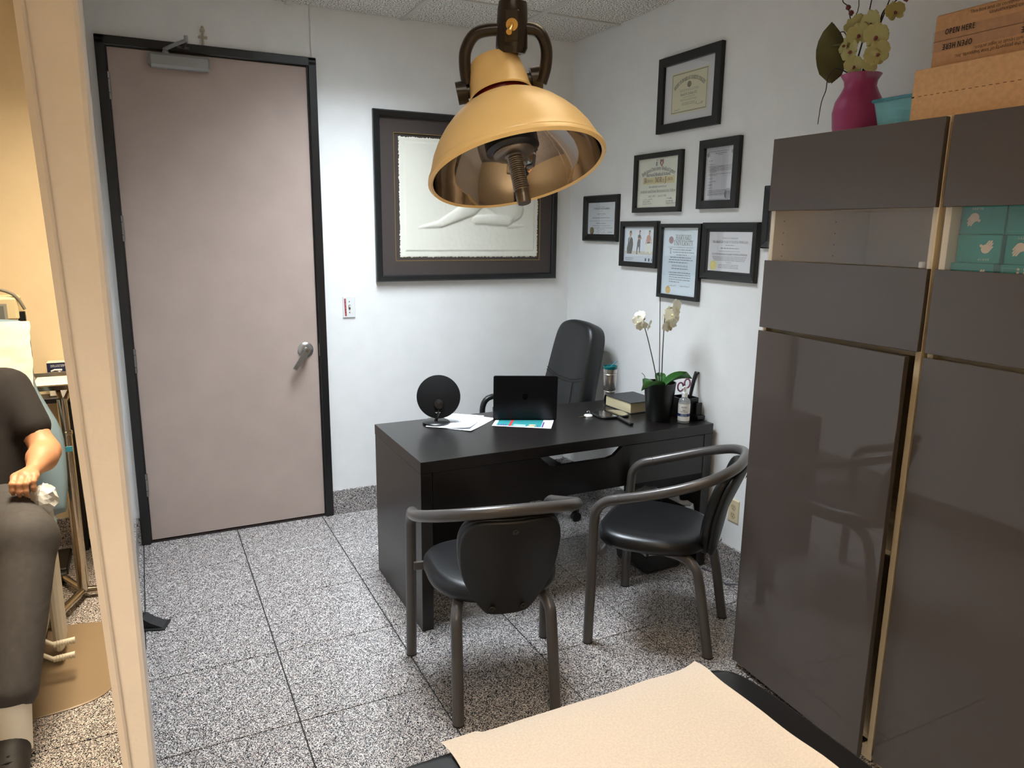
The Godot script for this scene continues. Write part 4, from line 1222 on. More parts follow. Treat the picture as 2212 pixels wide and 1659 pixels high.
	for k in 2:
		var lp2 := []
		var cx: float = [-0.014, 0.018][k]; var cy: float = [0.135, 0.155][k]
		for i in 17: lp2.append(Vector3(cx + cos(TAU * i / 16) * 0.014, cy + sin(TAU * i / 16) * 0.022, k * 0.004))
		tube(s27, lp2, 0.0042, 8)
	done(s27, "handle", pm("scissor_pink", c8(150, 84, 112), 0.4), sc)
	var s27b := mk(false)
	prism(s27b, PackedVector2Array([Vector2(-0.016, 0.112), Vector2(0.002, 0.108), Vector2(0.018, 0.130), Vector2(0.012, 0.134), Vector2(0.004, 0.09), Vector2(-0.006, 0.09)]), -0.003, 0.005)
	done(s27b, "grip", pm("scissor_white", c8(214, 208, 210), 0.4), sc)
	var s28 := mk(false)
	prism(s28, PackedVector2Array([Vector2(-0.006, 0.09), Vector2(0.006, 0.09), Vector2(0.002, 0.0), Vector2(-0.002, 0.0)]), -0.001, 0.001)
	done(s28, "blade", steel, sc)
	var sn := thing("shoehorn", "long black curved plastic tool leaning out of the pen stand", "shoehorn", Vector3(-0.062, Y, 1.32))
	var s29 := mk()
	var rings := []
	var spine := curve([Vector3(0.0, 0.02, 0.0), Vector3(0.008, 0.10, 0.0), Vector3(0.026, 0.17, -0.005), Vector3(0.050, 0.222, -0.012), Vector3(0.060, 0.226, -0.014)], 5)
	for i in spine.size():
		var hw := 0.006 + 0.010 * i / spine.size()
		rings.append(PackedVector3Array([spine[i] + Vector3(-0.004, 0.002, hw), spine[i] + Vector3(0.003, -0.001, hw * 0.9), spine[i] + Vector3(0.003, -0.001, -hw * 0.9), spine[i] + Vector3(-0.004, 0.002, -hw)]))
	loops(s29, rings)
	fan(s29, rings[0], false); fan(s29, rings[-1])
	done(s29, "blade", pm("glossy_black", c8(16, 17, 20), 0.18), sn)

func mitred_box(st: SurfaceTool, w: float, h: float, d: float, wall: float) -> void:     # open-topped box with walls
	st.set_smooth_group(-1)
	var ls := []
	for l in [[0.0, 0.0], [0.0, h], [wall, h], [wall, wall]]:
		var x: float = w * 0.5 - l[0]; var z: float = d * 0.5 - l[0]
		ls.append(PackedVector3Array([Vector3(x, l[1], z), Vector3(x, l[1], -z), Vector3(-x, l[1], -z), Vector3(-x, l[1], z)]))
	loops(st, ls)
	fan(st, ls[0], false); fan(st, ls[3])

func curved_text(parent: Node3D, s: String, h: float, y: float, r: float, turn: float, spread: float, mat: Material) -> void:     # lettering wrapped round a bottle
	var st := text_tool()
	var total := sans.get_string_size(s, HORIZONTAL_ALIGNMENT_LEFT, -1, 32).x
	for i in s.length():
		if s[i] == " ": continue
		var mid := sans.get_string_size(s.substr(0, i), HORIZONTAL_ALIGNMENT_LEFT, -1, 32).x + sans.get_string_size(s[i], HORIZONTAL_ALIGNMENT_LEFT, -1, 32).x * 0.5
		var a := turn + spread * (mid / total - 0.5)
		text_into(st, s[i], sans, h, Vector3(sin(a) * r, y, cos(a) * r), 0, 0.85, Basis(Vector3.UP, a))
	text_done(st, "label_lettering", mat, parent)

func petal(st: SurfaceTool, l: float, w: float, cup: float, xf: Transform3D, wave := 0.0) -> void:       # a thick leaf-shaped blade growing along +x
	st.set_smooth_group(0)
	var rows := []
	for side in [1.0, -1.0]:
		var g := []
		for i in 8:
			var u := i / 7.0
			var hw := w * 0.5 * sqrt(maxf(0.0, 1.0 - pow(absf(2.0 * pow(clampf(u, 0.01, 0.998), 1.25) - 1.0), 2.4)))
			var row := PackedVector3Array()
			for j in 5:
				var v := (j - 2) / 2.0
				row.append(xf * Vector3(u * l, cup * (u * u - 0.6 * v * v * u) * l * 0.5 + side * l * 0.006 + wave * sin(u * 7.0 + v * 2.0) * l * 0.04, v * hw))
			g.append(row)
		for i in 7:
			for j in 4:
				if side > 0: q4(st, g[i][j], g[i][j + 1], g[i + 1][j + 1], g[i + 1][j])
				else: q4(st, g[i][j], g[i + 1][j], g[i + 1][j + 1], g[i][j + 1])
		rows.append(g)

func orchid_bloom(parent: Node3D, at: Vector3, face: Vector3, size: float, pm_: Material, lip: Material, spin := 0.0) -> void:
	var n := face.normalized()
	var x := Vector3.UP.cross(n).normalized()
	var base := Transform3D(Basis(x, n.cross(x), n) * Basis(Vector3.BACK, spin), at)       # local z looks out of the flower
	var f := group_part("flower", parent, base)
	for k in 5:
		var ang: float = [PI / 2, PI / 2 + 1.25, PI / 2 - 1.25, PI / 2 + 2.45, PI / 2 - 2.45][k]
		var big := k == 1 or k == 2
		var st := mk()
		var b := Basis(Vector3.BACK, ang) * Basis(Vector3.RIGHT, PI / 2)
		petal(st, size * (0.50 if big else 0.48), size * (0.60 if big else 0.34), 0.35, Transform3D(b, Vector3(0, 0, 0.003 if big else 0.0)))
		done(st, "petal", pm_, f)
	var s2 := mk()
	lathe(s2, [Vector2(0.0001, -size * 0.05), Vector2(size * 0.075, 0), Vector2(size * 0.05, size * 0.13), Vector2(0.0001, size * 0.17)], 10, Transform3D(Basis(Vector3.RIGHT, PI / 2 + 0.5), Vector3(0, -size * 0.06, size * 0.02)))
	done(s2, "lip", lip, f)

func build_orchid_pot() -> void:
	var o := thing("potted_orchid", "white orchid with two flower stems in a tall black pot", "potted plant", Vector3(-0.232, DESK_Y, 1.300))
	var st := mk()
	lathe(st, [Vector2(0.058, 0), Vector2(0.060, 0.003), Vector2(0.078, 0.186), Vector2(0.080, 0.192), Vector2(0.075, 0.192), Vector2(0.072, 0.165), Vector2(0.0001, 0.163)], 44, Transform3D.IDENTITY, true)
	done(st, "pot", pm("pot_black", c8(15, 15, 16), 0.3), o)
	var green := pm("orchid_leaf", c8(44, 96, 36), 0.28)
	green.backlight_enabled = true
	green.backlight = c8(30, 60, 20)
	for a in [[Vector3(-0.005, 0.172, 0.03), Vector3(-0.80, 0.50, 0.25), 0.155, 0.085, -1.1], [Vector3(0.005, 0.175, 0.02), Vector3(0.66, 0.62, 0.15), 0.135, 0.080, -1.2], [Vector3(0.02, 0.170, -0.02), Vector3(0.4, 0.6, -0.6), 0.10, 0.055, -1.0]]:
		var s2 := mk()
		var d: Vector3 = a[1].normalized()
		var z := d.cross(Vector3.UP).normalized()
		petal(s2, a[2], a[3], a[4], Transform3D(Basis(d, z.cross(d), z), a[0]))
		done(s2, "leaf", green, o)
	var brown := pm("orchid_stem", c8(72, 70, 52), 0.5)
	var dark := pm("stake_dark", c8(48, 44, 36), 0.5)
	var stems := [
		[Vector3(-0.008, 0.16, 0.0), Vector3(-0.04, 0.28, -0.005), Vector3(-0.075, 0.40, -0.012), Vector3(-0.098, 0.47, -0.018), Vector3(-0.115, 0.515, -0.02), Vector3(-0.135, 0.53, -0.02)],
		[Vector3(0.01, 0.16, 0.0), Vector3(0.012, 0.32, -0.008), Vector3(0.018, 0.46, -0.015), Vector3(0.026, 0.535, -0.02), Vector3(0.040, 0.553, -0.018), Vector3(0.066, 0.553, -0.01)]]
	for s in stems:
		var s3 := mk()
		tube(s3, curve(s, 5), 0.0028, 8, 0.0018)
		done(s3, "flower_stem", brown, o)
	var s4 := mk()
	tube(s4, [Vector3(0.0, 0.16, -0.004), Vector3(-0.012, 0.62, -0.02)], 0.002, 8)
	done(s4, "support_stake", dark, o)
	var s5 := mk()
	tube(s5, curve([Vector3(-0.04, 0.18, -0.02), Vector3(-0.065, 0.20, -0.03), Vector3(-0.075, 0.225, -0.03), Vector3(-0.088, 0.238, -0.035)], 4), 0.0014, 6)
	done(s5, "air_root", dark, o)
	var pw := pm("orchid_white", c8(238, 234, 214), 0.55)
	pw.backlight_enabled = true
	pw.backlight = c8(120, 116, 96)
	var lip := pm("orchid_lip", c8(222, 206, 160), 0.5)
	for a in [[Vector3(-0.135, 0.525, -0.005), Vector3(-0.6, 0.5, 0.5), 0.055, 0.3], [Vector3(-0.148, 0.500, 0.0), Vector3(-0.8, -0.1, 0.5), 0.062, 0.0], [Vector3(-0.13, 0.478, 0.005), Vector3(-0.3, -0.6, 0.8), 0.062, 0.5], [Vector3(-0.085, 0.478, 0.0), Vector3(0.6, -0.2, 0.6), 0.058, 0.2],
			[Vector3(0.075, 0.558, -0.005), Vector3(0.35, 0.1, 0.9), 0.085, 0.1], [Vector3(0.055, 0.525, -0.01), Vector3(-0.2, 0.2, 0.9), 0.090, 0.4], [Vector3(0.062, 0.495, -0.005), Vector3(0.5, -0.3, 0.8), 0.092, 0.2], [Vector3(0.038, 0.475, 0.0), Vector3(-0.1, -0.5, 0.9), 0.085, 0.7], [Vector3(0.075, 0.500, -0.04), Vector3(0.7, 0.0, -0.6), 0.085, 0.0]]:
		orchid_bloom(o, a[0], a[1], a[2], pw, lip, a[3])
	for a in [Vector3(-0.118, 0.510, 0.004), Vector3(-0.120, 0.488, 0.01), Vector3(0.042, 0.452, 0.006), Vector3(0.052, 0.455, -0.004)]:
		var s6 := mk()
		lathe(s6, [Vector2(0.0001, -0.008), Vector2(0.006, -0.002), Vector2(0.005, 0.006), Vector2(0.0001, 0.010)], 12, Transform3D(Basis(), a))
		done(s6, "bud", pm("orchid_bud", c8(150, 128, 104), 0.5), o)

# ---------------------------------------------------------------- seating
func guest_chair(label: String, at: Vector3, turn: float) -> void:       # local: front legs at z = 0, back towards +z
	var t := thing("guest_chair", label, "chair", at, turn, "guest chairs")
	var tubec := pm("chair_tube_grey", c8(86, 82, 80), 0.30, 0.25)
	var vinyl := textured("black_vinyl", mottle(c8(13, 13, 15), 0.10, 0.05, 61), Vector3.ONE * 4.0, 0.36, false, normal_noise(0.2, 62, 2.0), 0.15)
	var R := 0.0205
	for s in [-1.0, 1.0]:
		var st := mk()
		tube(st, curve([Vector3(s * 0.276, 0.0, -0.008), Vector3(s * 0.274, 0.25, -0.004), Vector3(s * 0.272, 0.52, 0.0), Vector3(s * 0.272, 0.585, 0.012), Vector3(s * 0.273, 0.622, 0.05), Vector3(s * 0.275, 0.640, 0.10)], 5), R, 16)
		done(st, "front_leg", tubec, t)
		var s2 := mk()
		tube(s2, curve([Vector3(s * 0.085, 0.392, 0.10), Vector3(s * 0.125, 0.394, 0.25), Vector3(s * 0.150, 0.392, 0.335), Vector3(s * 0.166, 0.368, 0.385), Vector3(s * 0.170, 0.30, 0.410), Vector3(s * 0.175, 0.0, 0.463)], 6), R, 16)
		done(s2, "rear_leg", tubec, t)
		box_part("seat_bracket", tubec, t, Vector3(s * 0.232, 0.395, 0.03), Vector3(0.07, 0.034, 0.012), 0.002)
		for f in [Vector3(s * 0.276, 0.004, -0.008), Vector3(s * 0.175, 0.004, 0.463)]:
			var s3 := mk()
			tube(s3, [f - Vector3(0, 0.004, 0), f + Vector3(0, 0.001, 0)], R + 0.0008, 16)
			done(s3, "foot_cap", pm("black_rubber", Color.WHITE), t)
	var hoop := mk()
	var half := [Vector3(-0.275, 0.640, 0.10), Vector3(-0.285, 0.675, 0.21), Vector3(-0.276, 0.718, 0.335), Vector3(-0.225, 0.757, 0.445), Vector3(-0.125, 0.780, 0.508), Vector3(0, 0.787, 0.525)]
	var full := half.duplicate()
	for i in range(4, -1, -1): full.append(half[i] * Vector3(-1, 1, 1))
	tube(hoop, curve(full, 7), R, 16, -1.0, false)
	done(hoop, "arm_hoop", tubec, t)
	# seat pad: broad at the front, rounded and narrower at the back
	var ol := PackedVector2Array()
	for i in 44:
		var a := TAU * i / 44
		var c := cos(a); var s := sin(a)
		var rx := lerpf(0.268, 0.212, clampf(s * 0.5 + 0.5, 0, 1))
		ol.append(Vector2(signf(c) * pow(absf(c), 0.72) * rx, 0.192 + signf(s) * pow(absf(s), 0.78) * 0.228))
	var seat := mk()
	pad(seat, ol, [Vector2(0.90, 0.408), Vector2(0.975, 0.414), Vector2(1.0, 0.430), Vector2(0.995, 0.450), Vector2(0.95, 0.466), Vector2(0.85, 0.474), Vector2(0.5, 0.470), Vector2(0.2, 0.467)])
	done(seat, "seat", vinyl, t)
	# back: cushion in front of a plain shell
	var bo := PackedVector2Array()
	for q in [[-0.060, -0.214], [0.0, -0.216], [0.060, -0.214], [0.085, -0.198], [0.128, -0.135], [0.162, -0.05], [0.172, 0.05], [0.165, 0.11], [0.14, 0.152], [0.095, 0.170], [0.0, 0.172], [-0.095, 0.170], [-0.14, 0.152], [-0.165, 0.11], [-0.172, 0.05], [-0.162, -0.05], [-0.128, -0.135], [-0.085, -0.198]]: bo.append(Vector2(q[0], q[1]))
	var tilt := Transform3D(Basis(Vector3.RIGHT, PI / 2 + 0.30), Vector3(0, 0.592, 0.480))       # pad "up" turned to face the sitter
	tilt.basis = Basis(Vector3.RIGHT, Vector3(0, 0.27, -0.96).normalized(), Vector3.RIGHT.cross(Vector3(0, 0.27, -0.96).normalized()))
	var cu := mk()
	pad(cu, smooth_outline(bo), [Vector2(0.97, -0.002), Vector2(1.01, 0.006), Vector2(1.015, 0.022), Vector2(0.97, 0.036), Vector2(0.85, 0.042), Vector2(0.4, 0.040)], tilt, true, 1.2)
	done(cu, "back_cushion", vinyl, t)
	var sh := mk()
	pad(sh, smooth_outline(bo), [Vector2(0.97, -0.020), Vector2(0.99, -0.018), Vector2(1.0, -0.012), Vector2(0.99, -0.003)], tilt, true, 1.2)
	done(sh, "back_shell", pm("shell_black", c8(13, 12, 12), 0.5), t)
	for q in [Vector2(0.0, 0.135), Vector2(-0.055, -0.185), Vector2(0.055, -0.185)]:
		var sc := mk()
		lathe(sc, [Vector2(0.0001, 0.004), Vector2(0.004, 0.004), Vector2(0.004, 0.001), Vector2(0.010, 0.0015), Vector2(0.011, 0.0)], 18, tilt * Transform3D(Basis(Vector3.RIGHT, PI), Vector3(q.x, -0.020, q.y)))
		done(sc, "shell_screw", pm("screw_dark", c8(70, 66, 62), 0.3, 0.8), t)

func smooth_outline(o: PackedVector2Array, per := 3) -> PackedVector2Array:
	var out := PackedVector2Array()
	var n := o.size()
	for i in n:
		for k in per: out.append(o[i].cubic_interpolate(o[(i + 1) % n], o[(i + n - 1) % n], o[(i + 2) % n], float(k) / per))
	return out

func office_chair() -> void:        # faces -x, behind the desk
	var t := thing("office_chair", "black high-backed leather swivel chair behind the desk", "office chair", Vector3(-0.50, 0, 0.44), -PI / 2)      # local +z is the way it faces before the turn
	var lea := textured("black_leather", mottle(c8(17, 18, 19), 0.08, 0.05, 71), Vector3.ONE * 4.0, 0.42, false, normal_noise(0.25, 72, 2.0), 0.15)
	var plast := pm("chair_plastic", c8(18, 18, 18), 0.4)
	for k in 5:
		var a := TAU * k / 5 + 0.62
		var st := mk()
		tube(st, [Vector3(0, 0.12, 0), Vector3(cos(a) * 0.16, 0.105, sin(a) * 0.16), Vector3(cos(a) * 0.31, 0.075, sin(a) * 0.31)], 0.030, 8, 0.020)
		done(st, "base_arm", plast, t)
		castor(t, Vector3(cos(a) * 0.31, 0, sin(a) * 0.31), 0.028, 0.075)
	var s2 := mk()
	tube(s2, [Vector3(0, 0.10, 0), Vector3(0, 0.42, 0)], 0.028, 18)
	done(s2, "gas_column", plast, t)
	var s3 := mk()
	pad(s3, ellipse(0.25, 0.25, 40, 3.6), [Vector2(0.9, 0.42), Vector2(0.98, 0.43), Vector2(1, 0.47), Vector2(0.97, 0.51), Vector2(0.88, 0.53), Vector2(0.4, 0.525)])
	done(s3, "seat", lea, t)
	# tall padded back, leaning away from the sitter
	var up := Vector3(0, 0.975, -0.22).normalized()
	var fw := Vector3.RIGHT.cross(up).normalized()
	fw = fw if fw.z > 0 else -fw
	var ol := PackedVector2Array()
	for q in [[-0.17, 0.0], [-0.225, 0.02], [-0.235, 0.16], [-0.222, 0.30], [-0.215, 0.40], [-0.205, 0.52], [-0.185, 0.60], [-0.13, 0.645], [0.0, 0.662], [0.13, 0.645], [0.185, 0.60], [0.205, 0.52], [0.215, 0.40], [0.222, 0.30], [0.235, 0.16], [0.225, 0.02], [0.17, 0.0]]: ol.append(Vector2(q[0], q[1]))
	var so := smooth_outline(ol)
	var bxf := Transform3D(Basis(Vector3.RIGHT, fw, up), Vector3(0, 0.50, -0.19))
	var s4 := mk()
	pad(s4, so, [Vector2(0.90, -0.075), Vector2(0.98, -0.066), Vector2(1.0, -0.03), Vector2(1.0, 0.015), Vector2(0.97, 0.032), Vector2(0.90, 0.040), Vector2(0.5, 0.036)], bxf)
	done(s4, "backrest", lea, t)
	var seam := pm("leather_seam", c8(14, 14, 15), 0.6)
	for q in [[[-0.205, 0.34], [-0.1, 0.315], [0.0, 0.31], [0.1, 0.315], [0.205, 0.34]], [[-0.205, 0.325], [-0.1, 0.300], [0.0, 0.295], [0.1, 0.300], [0.205, 0.325]], [[-0.11, 0.30], [-0.125, 0.18], [-0.15, 0.04]], [[0.11, 0.30], [0.125, 0.18], [0.15, 0.04]]]:
		var pts := []
		for e in q: pts.append(bxf * Vector3(e[0], 0.0395, e[1]))
		var s5 := mk()
		tube(s5, curve(pts, 5), 0.0022, 6)
		done(s5, "stitched_seam", seam, t)
	for s in [-1.0, 1.0]:
		var s6 := mk()
		tube(s6, curve([Vector3(s * 0.27, 0.44, -0.12), Vector3(s * 0.285, 0.56, -0.10), Vector3(s * 0.285, 0.65, -0.02), Vector3(s * 0.285, 0.655, 0.14), Vector3(s * 0.28, 0.56, 0.18), Vector3(s * 0.24, 0.44, 0.14)], 5), 0.018, 10)
		done(s6, "armrest", plast, t)

# ---------------------------------------------------------------- gloss cabinets and what stands on and in them
const CAB_X := -0.505          # plane behind the cabinet fronts
const CAB_TOP := 1.975

func cabinet(label: String, z0: float, z1: float, ajar: float) -> void:
	var t := thing("storage_cabinet", label, "cabinet", Vector3(0, 0, z0), 0.0, "gloss storage cabinets")
	var cream := pm("cabinet_cream", c8(226, 210, 180), 0.45)
	var gloss := pm("gloss_taupe", c8(82, 75, 71), 0.03)
	var w := z1 - z0
	var xb := -0.03; var xf := CAB_X
	var cx := (xb + xf) * 0.5; var dx := xb - xf
	box_part("side_panel", cream, t, Vector3(cx, 0.995, 0.010), Vector3(dx, 1.95, 0.018), 0.001)
	box_part("side_panel", cream, t, Vector3(cx, 0.995, w - 0.010), Vector3(dx, 1.95, 0.018), 0.001)
	box_part("top_panel", cream, t, Vector3(cx, CAB_TOP - 0.006, w * 0.5), Vector3(dx, 0.018, w), 0.001)
	box_part("back_panel", cream, t, Vector3(xb + 0.006, 0.99, w * 0.5), Vector3(0.012, 1.93, w - 0.004))
	for y in [0.06, 0.70, 1.325, 1.506, 1.752]: box_part("shelf", cream, t, Vector3(cx + 0.01, y, w * 0.5), Vector3(dx - 0.03, 0.016, w - 0.04))
	for z in [0.02, w - 0.02]:
		for x in [xf + 0.025, xb - 0.03]: box_part("foot", cream, t, Vector3(x, 0.022, z), Vector3(0.044, 0.044, 0.038), 0.002)
	box_part("upper_front", gloss, t, Vector3(xf - 0.009, (1.738 + 1.975) * 0.5, w * 0.5), Vector3(0.018, 0.237, w - 0.005), 0.0012)
	box_part("flap_front", gloss, t, Vector3(xf - 0.009, (1.337 + 1.571) * 0.5, w * 0.5), Vector3(0.018, 0.234, w - 0.005), 0.0012)
	box_part("glass_front", glass_mat("cabinet_glass", Color(0.5, 0.5, 0.5), 0.04, 0.02), t, Vector3(xf - 0.006, (1.573 + 1.736) * 0.5, w * 0.5), Vector3(0.004, 0.163, w - 0.008))
	var door := group_part("door", t, Transform3D(Basis(Vector3.UP, -ajar), Vector3(xf, 0, 0.0)))
	box_part("door_panel", gloss, door, Vector3(-0.009, 0.675, w * 0.5 - 0.004), Vector3(0.018, 1.300, w - 0.010), 0.0012)
	box_part("door_catch", pm("catch_dark", c8(40, 36, 34), 0.5), door, Vector3(0.012, 0.9, w - 0.035), Vector3(0.022, 0.03, 0.012))
	for i in 4:
		for x in [xf + 0.045, xf + 0.30]:
			var peg := mk(false)
			lathe(peg, [Vector2(0.0025, 0), Vector2(0.0001, 0.0004)], 8, Transform3D(Basis(Vector3.RIGHT, PI / 2), Vector3(x, 1.585 + i * 0.04, 0.0192)))
			done(peg, "peg_hole", pm("hole_brown", c8(70, 56, 40), 0.8), t)
	box_part("flap_stay", pm("stay_white", c8(222, 218, 208), 0.4), t, Vector3(xf + 0.01, 1.580, w - 0.04), Vector3(0.012, 0.018, 0.012), 0.001)

func hand_logo(st: SurfaceTool, at: Vector2, r: float, turn: float, z: float) -> void:       # round palm with four slanted fingers and a dot thumb
	var xf := Transform3D(Basis(Vector3.BACK, turn), Vector3(at.x, at.y, 0))
	prism(st, ellipse(r, r * 0.95, 20), z, z + 0.0004, xf)
	for k in 4:
		var x := -r * 0.62 + k * r * 0.42
		var top: float = r * [1.75, 2.05, 1.75, 1.2][k]
		prism(st, PackedVector2Array([Vector2(x, 0), Vector2(x + r * 0.34, 0), Vector2(x + r * 0.34, top), Vector2(x + r * 0.17, top + r * 0.15), Vector2(x, top)]), z, z + 0.0006, xf * Transform3D(Basis(Vector3.BACK, -0.62), Vector3.ZERO))
	prism(st, ellipse(r * 0.32, r * 0.32, 12), z, z + 0.0004, xf * Transform3D(Basis(), Vector3(-r * 1.05, r * 0.65, 0)))

func build_cabinets() -> void:
	cabinet("dark gloss tall cabinet nearer the desk with its lower door ajar", 2.212, 2.826, 0.062)
	cabinet("dark gloss tall cabinet holding teal boxes behind its glass", 2.842, 3.456, 0.0)
	# teal glove boxes behind the glass
	var teal := pm("box_teal", c8(24, 142, 132), 0.5)
	var pale := pm("box_print", c8(226, 210, 188), 0.6)
	var faint := pm("box_print_faint", c8(96, 178, 162), 0.6)
	var spots := [[2.866, 1.6665, -0.468, 1, "upper left box of teal gloves, its hand logo upside down"], [2.866, 1.5908, -0.470, 0, "middle left box of teal gloves with an upright hand logo"], [2.864, 1.5150, -0.484, 0, "lowest left box of teal gloves, pushed forward"],
		[2.986, 1.6665, -0.466, 3, "upper right box of teal gloves printed with a size chart"], [2.994, 1.5908, -0.468, 1, "middle right box of teal gloves, its hand logo upside down"], [2.992, 1.5150, -0.474, 3, "lowest right box of teal gloves printed with a size chart"]]
	for i in spots.size():
		var a: Array = spots[i]
		var low := i == 2 or i == 5
		var h := 0.0750
		var g := thing("glove_box", a[4], "glove box", Vector3(a[2], a[1], a[0] + 0.058), -PI / 2, "teal glove boxes in the cabinet")
		var hh := h
		box_part("carton", teal, g, Vector3(0, hh * 0.5, -0.115), Vector3(0.118, hh, 0.23), 0.0015)
		var st := mk(false)
		if a[3] == 0: hand_logo(st, Vector2(0.020, 0.038), 0.0125, 0.0, 0.0002)
		elif a[3] == 1: hand_logo(st, Vector2(-0.022, 0.044), 0.0125, PI, 0.0002)
		else:
			for r in 3:
				for k in 2: prism(st, ellipse(0.0035, 0.0032, 8), 0.0002, 0.0006, Transform3D(Basis(), Vector3(-0.014 + k * 0.016, hh - 0.010 - r * 0.0085, 0)))
		done(st, "logo_print", pale, g)
		if a[3] == 3:
			var s2 := mk(false)
			mitred(s2, 0.105, hh * 0.78, [Vector2(0, 0.0), Vector2(0, 0.0006), Vector2(0.0008, 0.0006), Vector2(0.0008, 0)])
			done(s2, "chart_lines", faint, g, Transform3D(Basis(), Vector3(0, hh * 0.5, 0.0001)))
		else:
			var s3 := text_tool()
			var up: bool = a[3] == 1
			var ty: float = (hh - 0.008) if up else 0.010
			if not low: text_into(s3, "G L O V E", sans, 0.0055, Vector3(0.018 if not up else -0.016, ty, 0.0008), 0, 1.0, Basis(Vector3.BACK, PI if up else 0.0))
			if not low: text_done(s3, "brand_print", pale, g)
			if not low:
				var s4 := text_tool()
				text_into(s4, "A X", sans, 0.0055, Vector3(-0.022 if not up else 0.024, ty, 0.0008), 0, 1.0, Basis(Vector3.BACK, PI if up else 0.0))
				text_done(s4, "brand_print", pm("box_print_dark", c8(14, 84, 82), 0.6), g)
	# plum frosted vase with artificial orchids
	build_vase()
	# clear teal tub
	var tb := thing("plastic_tub", "clear turquoise plastic tub with a lid beside the vase", "tub", Vector3(-0.335, CAB_TOP + 0.003, 2.572))
	var tq := glass_mat("turquoise_plastic", c8(96, 200, 214), 0.42, 0.12)
	var s5 := mk(false)
	var lay := []
	for l in [[0.058, 0.054, 0.0], [0.060, 0.056, 0.004], [0.074, 0.068, 0.082], [0.071, 0.065, 0.082], [0.056, 0.052, 0.005]]:
		lay.append(PackedVector3Array([Vector3(l[0], l[2], l[1]), Vector3(l[0], l[2], -l[1]), Vector3(-l[0], l[2], -l[1]), Vector3(-l[0], l[2], l[1])]))
	loops(s5, lay)
	fan(s5, lay[0], false); fan(s5, lay[-1])
	done(s5, "tub_body", tq, tb)
	var s6 := mk(false)
	bx(s6, Vector3(0, 0.087, 0), Vector3(0.162, 0.010, 0.150), 0.003)
	done(s6, "lid", glass_mat("turquoise_lid", c8(40, 160, 186), 0.6, 0.12), tb)
	for a in [[Vector3(-0.02, 0.03, 0.02), Vector3(0.05, 0.05, 0.03), c8(84, 110, 160)], [Vector3(0.02, 0.025, -0.02), Vector3(0.06, 0.04, 0.03), c8(170, 196, 206)], [Vector3(-0.03, 0.05, -0.02), Vector3(0.03, 0.03, 0.04), c8(120, 150, 176)]]:
		box_part("packet", pm("packet_%d" % int(a[2].r8), a[2], 0.5), tb, a[0], a[1], 0.006)
	# cartons
	var card := textured("cardboard", mottle(c8(206, 164, 120), 0.05, 0.05, 81), Vector3.ONE * 2.0, 0.8)
	var card2 := textured("cardboard_dark", mottle(c8(188, 142, 98), 0.06, 0.05, 83), Vector3.ONE * 2.0, 0.62)
	var lo := thing("cardboard_box", "plain brown cardboard box on the cabinet, lower of the two", "cardboard box", Vector3(-0.265, CAB_TOP + 0.003, 2.925))
	box_part("carton", card, lo, Vector3(0, 0.070, 0), Vector3(0.41, 0.140, 0.50), 0.002)
	var pf := mk(false)
	for i in 26: bx(pf, Vector3(-0.2052, 0.068 + 0.0006 * (i % 2), -0.225 + i * 0.018), Vector3(0.0006, 0.0016, 0.009))
	done(pf, "perforation", pm("cut_brown", c8(92, 58, 32), 0.9), lo)
	box_part("cut_notch", pm("notch_dark", c8(34, 24, 18), 0.9), lo, Vector3(-0.2052, 0.068, -0.246), Vector3(0.0008, 0.004, 0.008))
	var hi := thing("cardboard_box", "brown shipping box printed OPEN HERE, on top of the plain one", "cardboard box", Vector3(-0.265, CAB_TOP + 0.1435, 2.935))
	box_part("carton", card2, hi, Vector3(0, 0.070, 0), Vector3(0.365, 0.140, 0.46), 0.004)
	box_part("flap_seam", pm("cut_brown", Color.WHITE), hi, Vector3(-0.1826, 0.070, 0), Vector3(0.0006, 0.0016, 0.456))
	box_part("packing_tape", glass_mat("tape_film", c8(200, 150, 96), 0.06, 0.1), hi, Vector3(-0.1832, 0.070, 0), Vector3(0.0006, 0.055, 0.462))
	var inkb := pm("carton_ink", c8(44, 28, 20), 0.7)
	var s7 := text_tool()
	var face := Basis(Vector3(0, 0, 1), Vector3(0, 1, 0), Vector3(-1, 0, 0))
	var flip := face * Basis(Vector3.BACK, PI)
	text_into(s7, "OPEN HERE", bold_sans, 0.0150, Vector3(-0.1838, 0.091, -0.155), 0, 1.0, face, 0.082)
	text_into(s7, "OPEN HERE", bold_sans, 0.0150, Vector3(-0.1838, 0.053, -0.158), 0, 1.0, flip, 0.082)
	text_into(s7, "OPEN HERE", bold_sans, 0.0150, Vector3(-0.1838, 0.053, 0.05), 0, 1.0, flip, 0.082)
	text_into(s7, "This box and its contents are the property of Sole Supports, Inc.", sans, 0.0085, Vector3(-0.1838, 0.127, 0.03), 0, 1.0, face, 0.34)
	text_into(s7, "Unauthorized use will result in legal action.", sans, 0.0085, Vector3(-0.1838, 0.115, 0.03), 0, 1.0, face, 0.27)
	text_into(s7, "Unauthorized use will result in legal action.", sans, 0.0085, Vector3(-0.1838, 0.034, 0.0), 0, 1.0, flip, 0.27)
	text_into(s7, "This box and its contents are the property of Sole Supports, Inc.", sans, 0.0085, Vector3(-0.1838, 0.022, 0.0), 0, 1.0, flip, 0.40)
	text_done(s7, "carton_lettering", inkb, hi)

